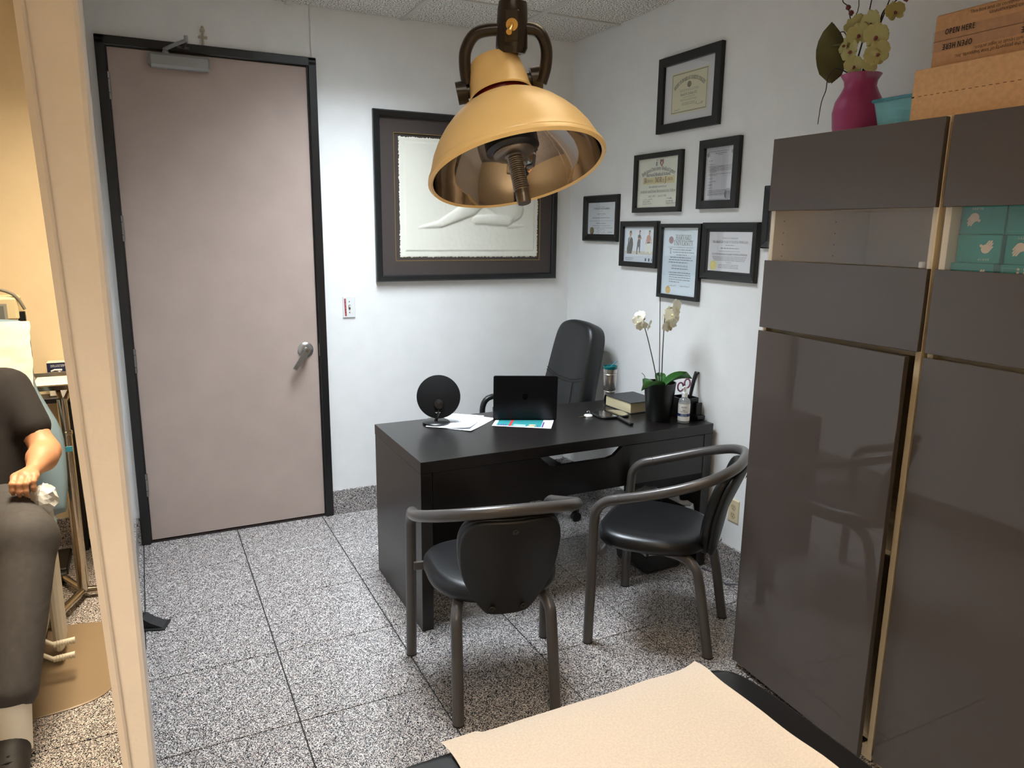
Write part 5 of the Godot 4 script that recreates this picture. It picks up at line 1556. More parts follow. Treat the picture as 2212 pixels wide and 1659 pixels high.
func build_vase() -> void:
	var v := thing("vase", "plum frosted glass vase on top of the cabinet", "vase", Vector3(-0.25, CAB_TOP + 0.003, 2.314))
	var fro := glass_mat("plum_glass", c8(186, 62, 124), 0.66, 0.30)
	var st := mk()
	lathe(st, [Vector2(0.064, 0), Vector2(0.070, 0.003), Vector2(0.078, 0.045), Vector2(0.082, 0.090), Vector2(0.076, 0.125), Vector2(0.060, 0.155), Vector2(0.051, 0.175), Vector2(0.053, 0.192), Vector2(0.065, 0.212), Vector2(0.062, 0.213), Vector2(0.049, 0.190), Vector2(0.047, 0.175), Vector2(0.056, 0.152), Vector2(0.072, 0.122), Vector2(0.078, 0.090), Vector2(0.066, 0.008), Vector2(0.0001, 0.006)], 48, Transform3D.IDENTITY, true)
	done(st, "vase_body", fro, v)
	var f := thing("orchid_arrangement", "yellow-green artificial orchids with curly twigs standing in the plum vase", "flowers", Vector3(-0.25, CAB_TOP + 0.015, 2.314))
	var dk := pm("twig_dark", c8(38, 30, 40), 0.5)
	var gr := pm("twig_green", c8(72, 74, 44), 0.5)
	# local: +z runs right in the photograph, -x towards the room
	var twigs := [
		[[0, 0.02, 0], [-0.01, 0.20, -0.04], [-0.01, 0.30, -0.06], [-0.01, 0.345, -0.075], [-0.01, 0.35, -0.10], [-0.01, 0.31, -0.14], [-0.01, 0.305, -0.155]],
		[[0, 0.02, 0.0], [-0.02, 0.21, -0.02], [-0.02, 0.30, -0.03], [-0.01, 0.42, -0.07], [-0.01, 0.46, -0.10], [0, 0.55, -0.09], [0.0, 0.62, -0.05]],
		[[0, 0.05, 0], [-0.03, 0.205, 0.0], [-0.03, 0.32, 0.02], [-0.02, 0.45, 0.03], [-0.02, 0.60, 0.05]],
		[[0, 0.05, 0], [-0.02, 0.21, 0.03], [-0.02, 0.33, 0.065], [-0.02, 0.43, 0.10], [-0.02, 0.60, 0.13]],
		[[0, 0.05, 0], [-0.02, 0.205, 0.02], [-0.03, 0.32, 0.07], [-0.03, 0.375, 0.085], [-0.02, 0.40, 0.12], [-0.02, 0.43, 0.16], [-0.02, 0.44, 0.20]],
		[[-0.02, 0.20, -0.02], [-0.05, 0.225, -0.06], [-0.06, 0.205, -0.085], [-0.06, 0.16, -0.09], [-0.06, 0.12, -0.105], [-0.06, 0.05, -0.112]],
		[[0.0, 0.10, 0.01], [-0.01, 0.205, 0.02], [-0.01, 0.29, -0.045], [-0.01, 0.36, -0.06], [-0.01, 0.42, -0.03], [-0.01, 0.55, -0.06]]]
	for i in twigs.size():
		var pts := []
		for q in twigs[i]: pts.append(Vector3(q[0], q[1], q[2]))
		var s2 := mk()
		tube(s2, curve(pts, 5), 0.0035 if i in [2, 3, 4] else 0.0022, 7, 0.0014)
		done(s2, "twig", gr if i == 6 else dk, f)
	var pet := pm("bloom_yellow_green", c8(172, 164, 104), 0.6)
	pet.backlight_enabled = true
	pet.backlight = c8(70, 66, 34)
	var lip := pm("bloom_lip", c8(128, 62, 66), 0.5)
	for a in [[Vector3(-0.045, 0.225, 0.005), Vector3(-0.9, -0.3, 0.2), 0.080, 0.0], [Vector3(-0.05, 0.272, -0.01), Vector3(-0.9, 0.1, -0.2), 0.090, 0.5], [Vector3(-0.05, 0.318, 0.015), Vector3(-0.9, -0.1, 0.3), 0.092, 0.2], [Vector3(-0.04, 0.355, -0.012), Vector3(-0.8, 0.4, 0.3), 0.085, 0.9],
			[Vector3(-0.045, 0.345, 0.055), Vector3(-0.9, -0.1, -0.1), 0.098, 0.1], [Vector3(-0.05, 0.300, 0.085), Vector3(-0.9, -0.3, 0.2), 0.100, -0.2], [Vector3(-0.05, 0.245, 0.095), Vector3(-0.9, 0.0, 0.3), 0.098, 0.4], [Vector3(-0.05, 0.225, 0.080), Vector3(-0.85, -0.3, 0.4), 0.080, 0.8], [Vector3(-0.03, 0.365, 0.125), Vector3(-0.5, 0.1, 0.8), 0.075, 0.3], [Vector3(-0.04, 0.298, -0.045), Vector3(-0.9, 0.2, -0.5), 0.075, 0.6]]:
		orchid_bloom(f, a[0], a[1], a[2] * 0.86, pet, lip, a[3])
	for a in [Vector3(-0.02, 0.395, 0.155), Vector3(-0.02, 0.425, 0.160), Vector3(-0.01, 0.375, -0.052), Vector3(-0.01, 0.405, -0.058), Vector3(-0.01, 0.425, -0.072), Vector3(-0.01, 0.345, -0.050)]:
		var s3 := mk()
		lathe(s3, [Vector2(0.0001, -0.010), Vector2(0.009, -0.002), Vector2(0.007, 0.006), Vector2(0.0001, 0.011)], 14, Transform3D(Basis(Vector3.BACK, 0.4), a))
		done(s3, "bud", pm("bud_red", c8(110, 46, 48), 0.5), f)
	var s4 := mk()
	petal(s4, 0.20, 0.10, 0.1, Transform3D(Basis(Vector3(0.0, -0.99, 0.06).normalized(), Vector3(-0.5, 0.05, 0.86).normalized(), Vector3(-0.86, 0.0, -0.5).normalized()), Vector3(-0.03, 0.385, -0.115)), 1.0)
	done(s4, "leaf", pm("leaf_olive", c8(92, 92, 56), 0.55), f)
	var s5 := mk()
	tube(s5, [Vector3(-0.03, 0.31, -0.105), Vector3(-0.02, 0.30, -0.03)], 0.004, 8)
	done(s5, "leaf_stalk", pm("leaf_olive", Color.WHITE), f)

# ---------------------------------------------------------------- examination lamp
func build_exam_lamp() -> void:
	var C := Vector3(-1.970, 1.748, 3.158)         # centre of the reflector's rim
	var r := Vector3(0.896, 0.011, 0.444); var u := Vector3(0.08, 0.979, -0.187); var fw := Vector3(0.437, -0.203, -0.876)
	fw = Vector3(0.448, 0.098, -0.889).normalized()
	u = r.cross(fw).normalized()
	var Yx := -((r * 0.225 - u * 0.974) * 0.92 - fw * 0.39).normalized()
	var Xx := (r - Yx * r.dot(Yx)).normalized()
	var xf := Transform3D(Basis(Xx, Yx, Xx.cross(Yx)), Vector3.ZERO)
	var t := thing("examination_lamp", "yellowed dome examination lamp hanging on a black yoke arm", "lamp", C)
	var yel := pm("aged_enamel", c8(246, 216, 154), 0.33)
	var st := mk()
	lathe(st, [Vector2(0.1265, 0.000), Vector2(0.130, -0.003), Vector2(0.1335, 0.001), Vector2(0.1325, 0.006), Vector2(0.1305, 0.008), Vector2(0.1305, 0.0095), Vector2(0.1285, 0.011), Vector2(0.126, 0.019), Vector2(0.1195, 0.036), Vector2(0.110, 0.053), Vector2(0.098, 0.069), Vector2(0.084, 0.084), Vector2(0.070, 0.096), Vector2(0.057, 0.104), Vector2(0.045, 0.109)], 72, xf)
	done(st, "shade", yel, t)
	var s1 := mk()
	lathe(s1, [Vector2(0.043, 0.106), Vector2(0.055, 0.100), Vector2(0.068, 0.092), Vector2(0.082, 0.080), Vector2(0.096, 0.065), Vector2(0.108, 0.049), Vector2(0.1175, 0.032), Vector2(0.1235, 0.016), Vector2(0.1268, 0.000)], 72, xf)
	done(s1, "reflector", pm("reflector_mirror", c8(172, 166, 164), 0.04, 1.0), t)
	var s2 := mk()
	lathe(s2, [Vector2(0.042, 0.100), Vector2(0.042, 0.122)], 40, xf)
	done(s2, "filter_ring", pm("filter_red", c8(96, 18, 22), 0.25), t)
	var s3 := mk()
	lathe(s3, [Vector2(0.047, 0.116), Vector2(0.0485, 0.118), Vector2(0.0465, 0.123), Vector2(0.0445, 0.140), Vector2(0.0400, 0.165), Vector2(0.0365, 0.172), Vector2(0.0001, 0.173)], 48, xf)
	done(s3, "collar", yel, t)
	# element holder and threaded core
	var s4 := mk()
	lathe(s4, [Vector2(0.031, 0.030), Vector2(0.040, 0.034), Vector2(0.040, 0.055), Vector2(0.041, 0.106)], 40, xf)
	done(s4, "socket_shroud", pm("shroud_black", c8(18, 17, 17), 0.4), t)
	var metal := pm("grey_metal", c8(128, 120, 112), 0.35, 0.85)
	var s5 := mk()
	lathe(s5, [Vector2(0.0001, 0.024), Vector2(0.016, 0.023), Vector2(0.028, 0.025), Vector2(0.031, 0.028), Vector2(0.031, 0.033), Vector2(0.0001, 0.034)], 40, xf)
	done(s5, "holder_plate", metal, t)
	var s6 := mk()
	var prof := [Vector2(0.0001, -0.050), Vector2(0.0095, -0.050), Vector2(0.0105, -0.047), Vector2(0.0105, -0.030)]
	for i in 16:
		prof.append(Vector2(0.0118, -0.029 + i * 0.0032)); prof.append(Vector2(0.0102, -0.0274 + i * 0.0032))
	prof.append(Vector2(0.013, 0.0225)); prof.append(Vector2(0.018, 0.0245))
	lathe(s6, prof, 24, xf)
	done(s6, "threaded_core", metal, t)
	# yoke, pivots, swivel block, switch and pole
	var bk := pm("bakelite_black", c8(34, 28, 26), 0.3)
	var D := fw * 0.047
	var at := func(px: float, py: float) -> Vector3: return r * (px / 1395.0) + u * (py / 1395.0) + D      # offsets in the lamp's own upright plane
	var s7 := mk()
	tube(s7, curve([at.call(-105, 172), at.call(-109, 205), at.call(-107, 236), at.call(-90, 264), at.call(-62, 274), at.call(-12, 276), at.call(24, 277), at.call(45, 268), at.call(58, 240), at.call(57, 205), at.call(48, 174)], 5), 0.0088, 10)
	done(s7, "yoke", bk, t)
	for s in [-1.0, 1.0]:
		var s8 := mk()
		tube(s8, [xf * Vector3(s * 0.040, 0.136, 0), xf * Vector3(s * 0.052, 0.136, 0)], 0.010, 18)
		tube(s8, [xf * Vector3(s * 0.049, 0.136, 0), xf * Vector3(s * 0.064, 0.136, 0)], 0.0165, 24)
		done(s8, "pivot_knob", bk, t)
	var b0: Vector3 = at.call(-13, 230); var b1: Vector3 = at.call(-11, 326)
	var s9 := mk()
	tube(s9, [b0, b0.lerp(b1, 0.12)], 0.0200, 28, 0.0235)
	tube(s9, [b0.lerp(b1, 0.12), b0.lerp(b1, 0.86), b1], 0.0235, 28, 0.0205)
	done(s9, "swivel_block", bk, t)
	var s10 := mk(false)
	var bas := Basis(r, u, -fw)
	bx(s10, Vector3.ZERO, Vector3(0.021, 0.042, 0.014), 0.002, Transform3D(bas, b0.lerp(b1, 0.50) - fw * 0.020))
	done(s10, "switch_housing", bk, t)
	var s11 := mk()
	tube(s11, [b0.lerp(b1, 0.5) - fw * 0.026, b0.lerp(b1, 0.5) - fw * 0.032], 0.0085, 18)
	tube(s11, [b0.lerp(b1, 0.5) - fw * 0.030, b0.lerp(b1, 0.5) - fw * 0.048 - u * 0.012 - r * 0.004], 0.0034, 12, 0.0042)
	done(s11, "toggle_switch", pm("brass_switch", c8(214, 178, 110), 0.25, 0.8), t)
	var s12 := mk(false)
	bx(s12, Vector3(0, 0.022, 0), Vector3(0.016, 0.075, 0.034), 0.003, Transform3D(bas, b1))
	done(s12, "knuckle", bk, t)
	var s13 := mk()
	var top := b1 + u * 0.052
	tube(s13, [top - r * 0.022, top + r * 0.022], 0.006, 14)
	done(s13, "knuckle_bolt", pm("bolt_dark", c8(60, 54, 50), 0.3, 0.7), t)
	for s in [-1.0, 1.0]:
		var s14 := mk(false)
		bx(s14, Vector3(s * 0.0105, 0.075, 0), Vector3(0.0045, 0.115, 0.018), 0.002, Transform3D(bas, b1))
		done(s14, "arm_link", bk, t)
	var s15 := mk()
	var e0 := b1 + u * 0.12
	tube(s15, [e0, Vector3(e0.x, 2.50 - C.y, e0.z)], 0.014, 20)
	done(s15, "drop_pole", pm("pole_steel", c8(150, 148, 146), 0.3, 0.8), t)
	var s16 := mk()
	tube(s16, curve([Vector3(e0.x, 2.48 - C.y, e0.z), Vector3(e0.x, 2.60 - C.y, e0.z + 0.02), Vector3(e0.x, 2.64 - C.y, e0.z + 0.10), Vector3(e0.x + 0.1, 2.66 - C.y, e0.z + 0.7)], 6), 0.018, 18)
	tube(s16, [Vector3(e0.x + 0.1, 2.62 - C.y, e0.z + 0.7), Vector3(e0.x + 0.1, CEIL - 0.02 - C.y, e0.z + 0.7)], 0.03, 20)
	lathe(s16, [Vector2(0.08, 0), Vector2(0.08, 0.02)], 32, Transform3D(Basis(), Vector3(e0.x + 0.1, CEIL - 0.022 - C.y, e0.z + 0.7)), true, true)
	done(s16, "ceiling_boom", pm("pole_steel", Color.WHITE), t)

# ---------------------------------------------------------------- examination table
func build_exam_table() -> void:
	var t := thing("examination_table", "black padded examination table in the foreground", "examination table", Vector3(-1.81, 0, 3.88))
	var vin := pm("table_vinyl", c8(22, 22, 24), 0.3)
	var ol := ellipse(0.420, 0.808, 72, 16.0)
	var st := mk()
	pad(st, ol, [Vector2(0.965, 0.672), Vector2(0.995, 0.680), Vector2(1.0, 0.700), Vector2(1.0, 0.728), Vector2(0.99, 0.742), Vector2(0.965, 0.748), Vector2(0.5, 0.749)])
	done(st, "cushion", vin, t)
	box_part("cabinet_base", pm("table_base", c8(206, 196, 180), 0.5), t, Vector3(0, 0.36, 0.03), Vector3(0.58, 0.62, 1.30), 0.006)
	box_part("plinth", pm("black_rubber", Color.WHITE), t, Vector3(0, 0.025, 0.03), Vector3(0.54, 0.05, 1.26))
	for i in 2:
		var dr := group_part("drawer", t, Transform3D(Basis(), Vector3(0, 0.22 + 0.26 * i, -0.63)))
		box_part("drawer_front", pm("table_base", Color.WHITE), dr, Vector3.ZERO, Vector3(0.54, 0.24, 0.018), 0.003)
		box_part("pull", pm("satin_steel", Color.WHITE), dr, Vector3(0, 0.06, -0.014), Vector3(0.12, 0.012, 0.014), 0.003)
	var p := thing("table_paper", "sheet of creamy crepe paper drawn over the examination table", "paper sheet", Vector3(-1.762, 0.7495, 3.075))
	var crepe := textured("crepe_paper", mottle(c8(214, 203, 190), 0.045, 0.10, 91, 512, 3), Vector3.ONE * 3.0, 0.8, true, normal_noise(0.12, 92, 2.5), 0.25)
	var s2 := mk()
	var n := noise(2.2, 93); var n2 := noise(9.0, 94)
	var g := []
	for j in 62:
		var row := PackedVector3Array()
		for i in 41:
			var x := -0.285 + 0.57 * i / 40.0
			var v := j / 61.0
			var z := -0.02 + 1.60 * v * v + 0.06 * v
			var e := i / 40.0
			var y := 0.0030 + 0.0016 * n.get_noise_2d(x * 3.0, z * 3.0) + 0.0010 * n2.get_noise_2d(x, z)
			if e > 0.94: y += 0.010 * pow((e - 0.94) / 0.06, 1.5)                 # the long edge curls up
			if z < 0.03: y -= 0.55 * pow(0.03 - z, 1.35) * (1.0 if e > 0.1 else 0.4)  # and the end droops over the cushion
			if e < 0.05: x -= 0.012 * (1.0 - v)
			row.append(Vector3(x + 0.008 * n.get_noise_2d(z * 2.0, 5.0 + (1.0 if e > 0.5 else 0.0)) * absf(e - 0.5) * 2.0, y, z))
		g.append(row)
	for j in 61:
		for i in 40: q4(s2, g[j][i], g[j + 1][i], g[j + 1][i + 1], g[j][i + 1])
	done(s2, "sheet", crepe, p)

# ---------------------------------------------------------------- wall mirror and the treatment corner it shows
func build_mirror() -> void:
	var t := thing("wall_mirror", "tall wall mirror in a thin pale frame at the left edge", "mirror", Vector3(-3.0735, 1.25, MIRROR_Z))
	t.rotation.z = 0.0253
	var fr := pm("mirror_frame_beige", c8(234, 222, 208), 0.45)
	var st := mk(false)
	mitred(st, 1.0, 2.3, [Vector2(0, 0.001), Vector2(0, 0.022), Vector2(0.003, 0.025), Vector2(0.012, 0.022), Vector2(0.012, 0.016)])
	done(st, "frame", fr, t)
	box_part("mirror_glass", pm("silver_mirror", c8(240, 236, 228), 0.0, 1.0), t, Vector3(0, 0, 0.010), Vector3(0.980, 2.280, 0.008))

func build_treatment_corner() -> void:
	# chair
	var c := thing("treatment_chair", "grey-blue padded treatment chair reflected in the wall mirror", "treatment chair", Vector3(-3.14, 0, 4.95))
	var blue := pm("chair_blue_grey", c8(112, 134, 146), 0.45)
	var shell := pm("chair_cream", c8(206, 200, 184), 0.45)
	var s1 := mk()
	pad(s1, ellipse(0.27, 0.36, 40, 4.0), [Vector2(0.92, 0.42), Vector2(1, 0.44), Vector2(1, 0.48), Vector2(0.94, 0.50), Vector2(0.6, 0.495)])
	done(s1, "seat", blue, c, Transform3D(Basis(), Vector3(0, 0, -0.08)))
	var up := Vector3(0, 0.93, 0.36).normalized()
	var fw := up.cross(Vector3.RIGHT).normalized()
	fw = fw if fw.z < 0 else -fw
	var s2 := mk()
	var bo := PackedVector2Array()
	for q in [[-0.24, -0.42], [-0.30, -0.36], [-0.31, -0.20], [-0.30, -0.06], [-0.25, 0.06], [-0.215, 0.16], [-0.21, 0.34], [-0.17, 0.42], [0.17, 0.42], [0.21, 0.34], [0.215, 0.16], [0.25, 0.06], [0.30, -0.06], [0.31, -0.20], [0.30, -0.36], [0.24, -0.42]]: bo.append(Vector2(q[0], q[1]))
	bo = smooth_outline(bo)
	pad(s2, bo, [Vector2(0.92, -0.07), Vector2(1, -0.05), Vector2(1, -0.01), Vector2(0.95, 0.012), Vector2(0.6, 0.0)], Transform3D(Basis(Vector3.RIGHT, fw, up), Vector3(0, 0.88, 0.27)))
	done(s2, "backrest", blue, c)
	box_part("base_casing", shell, c, Vector3(0, 0.22, -0.05), Vector3(0.40, 0.40, 0.50), 0.03)
	box_part("side_casing", shell, c, Vector3(0.262, 0.32, -0.16), Vector3(0.035, 0.52, 0.16), 0.012)
	var s3 := mk()
	tube(s3, [Vector3(0.27, 0.46, -0.20), Vector3(0.27, 0.64, -0.20)], 0.024, 16)
	tube(s3, [Vector3(-0.27, 0.46, -0.20), Vector3(-0.27, 0.64, -0.20)], 0.024, 16)
	done(s3, "arm_post", pm("post_white", c8(206, 206, 202), 0.4), c)
	for s in [-1.0, 1.0]:
		var s4 := mk()
		var nn := noise(14.0, 55)
		var rings := []
		for j in 9:
			var ring := PackedVector3Array()
			for i in 18:
				var a := -TAU * i / 18
				var ph := PI * (j + 0.3) / 9.0
				var d := Vector3(sin(ph) * cos(a), -cos(ph), sin(ph) * sin(a))
				ring.append(Vector3(s * 0.27, 0.675, -0.22) + d * Vector3(0.046, 0.050, 0.062) * (1.0 + 0.25 * nn.get_noise_3dv(d)))
			rings.append(ring)
		s4.set_smooth_group(-1)
		loops(s4, rings)
		fan(s4, rings[0], false); fan(s4, rings[-1])
		done(s4, "arm_knob", pm("wrap_white", c8(222, 224, 222), 0.35), c)
	var s5 := mk()
	for k in 2:
		var pr := []
		var o := Vector3(0.255, 0.130 - 0.035 * k, -0.30 - 0.045 * k)
		tube(s5, [o, o + Vector3(0.07, 0.004, 0)], 0.011, 14)
		for i in 7: lathe(s5, [Vector2(0.011, -0.002), Vector2(0.013, 0), Vector2(0.011, 0.002)], 14, Transform3D(Basis(Vector3.BACK, -PI / 2), o + Vector3(0.012 + i * 0.009, 0.001, 0)))
		tube(s5, [o, o + Vector3(-0.04, 0.02, 0.02)], 0.008, 8)
	done(s5, "pedal_bar", pm("pedal_cream", c8(212, 204, 184), 0.45), c)
	var pp := thing("headrest_paper", "crinkled white paper sheet over the treatment chair back", "paper sheet", Vector3(-3.14, 0.88, 5.22))
	var s6 := mk()
	var n := noise(5.0, 66, FastNoiseLite.TYPE_SIMPLEX_SMOOTH, 3)
	var g := []
	for j in 25:
		var row := PackedVector3Array()
		for i in 19:
			var x := -0.22 + 0.44 * i / 18.0
			var y := -0.18 + 0.585 * j / 24.0
			row.append(Vector3(0, 0, 0) + Vector3.RIGHT * (x + 0.008 * n.get_noise_2d(y * 3.0, x)) + up * y + fw * (0.024 + 0.010 * n.get_noise_2d(x * 2.0, y * 6.0)))
		g.append(row)
	for j in 24:
		for i in 18: q4(s6, g[j][i], g[j][i + 1], g[j + 1][i + 1], g[j + 1][i])
	var paper := pm("crinkled_paper", c8(222, 214, 198), 0.75)
	done(s6, "sheet", paper, pp, Transform3D(Basis(), Vector3(0, 0, 0)))
	# floor mat
	var m := thing("floor_mat", "brown plastic mat under the treatment chair", "floor mat", Vector3(-3.14, 0.0, 4.72))
	var s7 := mk()
	pad(s7, ellipse(0.46, 0.33, 48, 5.0), [Vector2(1.0, 0.0005), Vector2(1.0, 0.003), Vector2(0.985, 0.005)], Transform3D.IDENTITY, false)
	done(s7, "mat_sheet", pm("mat_brown", c8(132, 114, 90), 0.35), m)
	# steel instrument stand
	var st := thing("instrument_stand", "steel instrument stand with a shallow tray beside the treatment chair", "stand", Vector3(-2.832, 0, 5.30))
	var steel := pm("polished_steel", c8(196, 186, 172), 0.16, 1.0)
	var s8 := mk()
	tube(s8, [Vector3(0, 0.03, 0), Vector3(0, 0.78, 0)], 0.024, 24)
	done(s8, "lower_pole", steel, st)
	var s9 := mk()
	tube(s9, [Vector3(0, 0.76, 0), Vector3(0, 0.93, 0.0)], 0.020, 24)
	tube(s9, [Vector3(0, 0.90, 0), Vector3(-0.03, 0.955, 0.16)], 0.010, 12)
	tube(s9, [Vector3(0, 0.90, 0), Vector3(0.03, 0.955, 0.16)], 0.010, 12)
	done(s9, "upper_pole", steel, st)
	var s10 := mk()
	lathe(s10, [Vector2(0.026, 0.77), Vector2(0.027, 0.775), Vector2(0.026, 0.785), Vector2(0.021, 0.787)], 28)
	done(s10, "collar_ring", steel, st)
	var s11 := mk()
	tube(s11, [Vector3(0, 0.035, 0.0), Vector3(-0.09, 0.045, -0.25)], 0.018, 8)
	tube(s11, [Vector3(0, 0.035, 0.0), Vector3(0.26, 0.035, -0.06)], 0.018, 8)
	tube(s11, [Vector3(0, 0.035, 0.0), Vector3(-0.10, 0.035, 0.20)], 0.014, 8)
	done(s11, "base_rail", steel, st)
	castor(st, Vector3(-0.09, 0, -0.255), 0.030, 0.05)
	castor(st, Vector3(0.26, 0, -0.06), 0.030, 0.05)
	castor(st, Vector3(-0.10, 0, 0.20), 0.030, 0.05)
	box_part("sticker", pm("sticker_blue", c8(60, 150, 178), 0.4), st, Vector3(0.004, 0.71, -0.0245), Vector3(0.034, 0.024, 0.002), 0.0008)
	var s12 := mk(false)
	mitred(s12, 0.50, 0.34, [Vector2(0.0, 0.0), Vector2(0.0, 0.020), Vector2(0.008, 0.024), Vector2(0.016, 0.006), Vector2(0.25, 0.006)])
	done(s12, "tray", steel, st, Transform3D(Basis(Vector3.RIGHT, -PI / 2), Vector3(0.10, 0.955, 0.235)))
	box_part("tray_liner", paper, st, Vector3(0.10, 0.9625, 0.235), Vector3(0.45, 0.002, 0.29))
	# monitor on a black post
	var mo := thing("vital_signs_monitor", "cream bedside monitor with a grey screen on a black post", "monitor", Vector3(-3.006, 0, 5.77))
	box_part("post", pm("post_black", c8(20, 20, 20), 0.4), mo, Vector3(0.012, 0.66, -0.04), Vector3(0.030, 1.22, 0.030), 0.003)
	box_part("post_foot", pm("post_black", Color.WHITE), mo, Vector3(-0.06, 0.02, -0.06), Vector3(0.30, 0.04, 0.26), 0.006)
	box_part("monitor_case", pm("monitor_cream", c8(222, 206, 164), 0.45), mo, Vector3(-0.11, 1.285, 0.0), Vector3(0.23, 0.11, 0.14), 0.012)
	box_part("screen", pm("screen_grey", c8(112, 116, 110), 0.2), mo, Vector3(-0.125, 1.268, -0.0705), Vector3(0.15, 0.062, 0.002))
	box_part("screen_bezel", pm("bezel_grey", c8(150, 148, 138), 0.4), mo, Vector3(-0.125, 1.271, -0.0695), Vector3(0.175, 0.076, 0.002))
	var s13 := mk()
	tube(s13, curve([Vector3(-0.22, 1.33, -0.02), Vector3(-0.10, 1.375, -0.05), Vector3(-0.01, 1.35, -0.06), Vector3(0.03, 1.28, -0.06)], 6), 0.007, 10)
	done(s13, "cable", pm("cable_grey", c8(120, 116, 104), 0.5), mo)
	# low cabinet with a black edge, a carton and a soap pump on it
	var lc := thing("low_cabinet", "beige low cabinet with a black edge against the rear wall", "cabinet", Vector3(-2.58, 0, 5.92))
	box_part("body", pm("low_cabinet_beige", c8(196, 176, 142), 0.5), lc, Vector3(0.02, 0.42, 0.02), Vector3(0.56, 0.74, 0.10), 0.002)
	box_part("edge_post", pm("post_black", Color.WHITE), lc, Vector3(-0.285, 0.40, 0.0), Vector3(0.045, 0.80, 0.11), 0.002)
	box_part("plinth", pm("post_black", Color.WHITE), lc, Vector3(0.02, 0.03, 0.02), Vector3(0.55, 0.06, 0.09))
	box_part("worktop", pm("post_black", Color.WHITE), lc, Vector3(-0.09, 0.81, 0.0), Vector3(0.78, 0.025, 0.13), 0.002)
	var cb := thing("monitor_carton", "white and navy carton lettered BLOOD PRESSURE on the low cabinet", "carton", Vector3(-2.82, 0.8235, 5.945), PI)
	box_part("carton", pm("carton_white", c8(220, 212, 196), 0.6), cb, Vector3(0, 0.085, 0), Vector3(0.24, 0.17, 0.07), 0.002)
	box_part("navy_band", pm("carton_navy", c8(34, 38, 76), 0.5), cb, Vector3(0, 0.145, 0.0353), Vector3(0.238, 0.046, 0.001))
	var s14 := text_tool()
	text_into(s14, "AUTOMATIC BLOOD PRESSURE", sans, 0.012, Vector3(0.0, 0.152, 0.0362), 0, 1.0, Basis.IDENTITY, 0.21)
	text_into(s14, "MONITOR", sans, 0.012, Vector3(-0.06, 0.136, 0.0362))
	text_done(s14, "lettering", pm("print_white", Color.WHITE), cb)
	box_part("printed_device", pm("device_grey", c8(70, 72, 78), 0.5), cb, Vector3(0.02, 0.09, 0.0353), Vector3(0.13, 0.05, 0.001))
	var so := thing("soap_pump", "white pump bottle in front of the navy carton", "bottle", Vector3(-2.885, 0.8235, 5.885))
	var s15 := mk()
	lathe(s15, [Vector2(0.020, 0), Vector2(0.021, 0.004), Vector2(0.021, 0.085), Vector2(0.010, 0.098), Vector2(0.010, 0.110)], 24, Transform3D.IDENTITY, true, true)
	done(s15, "bottle_body", pm("pump_white", Color.WHITE), so)
	var s16 := mk()
	tube(s16, [Vector3(0, 0.11, 0), Vector3(0, 0.132, 0)], 0.006, 10)
	tube(s16, [Vector3(0.012, 0.134, 0), Vector3(-0.02, 0.136, 0), Vector3(-0.036, 0.130, 0)], 0.006, 10, 0.004)
	done(s16, "pump", pm("pump_white", Color.WHITE), so)

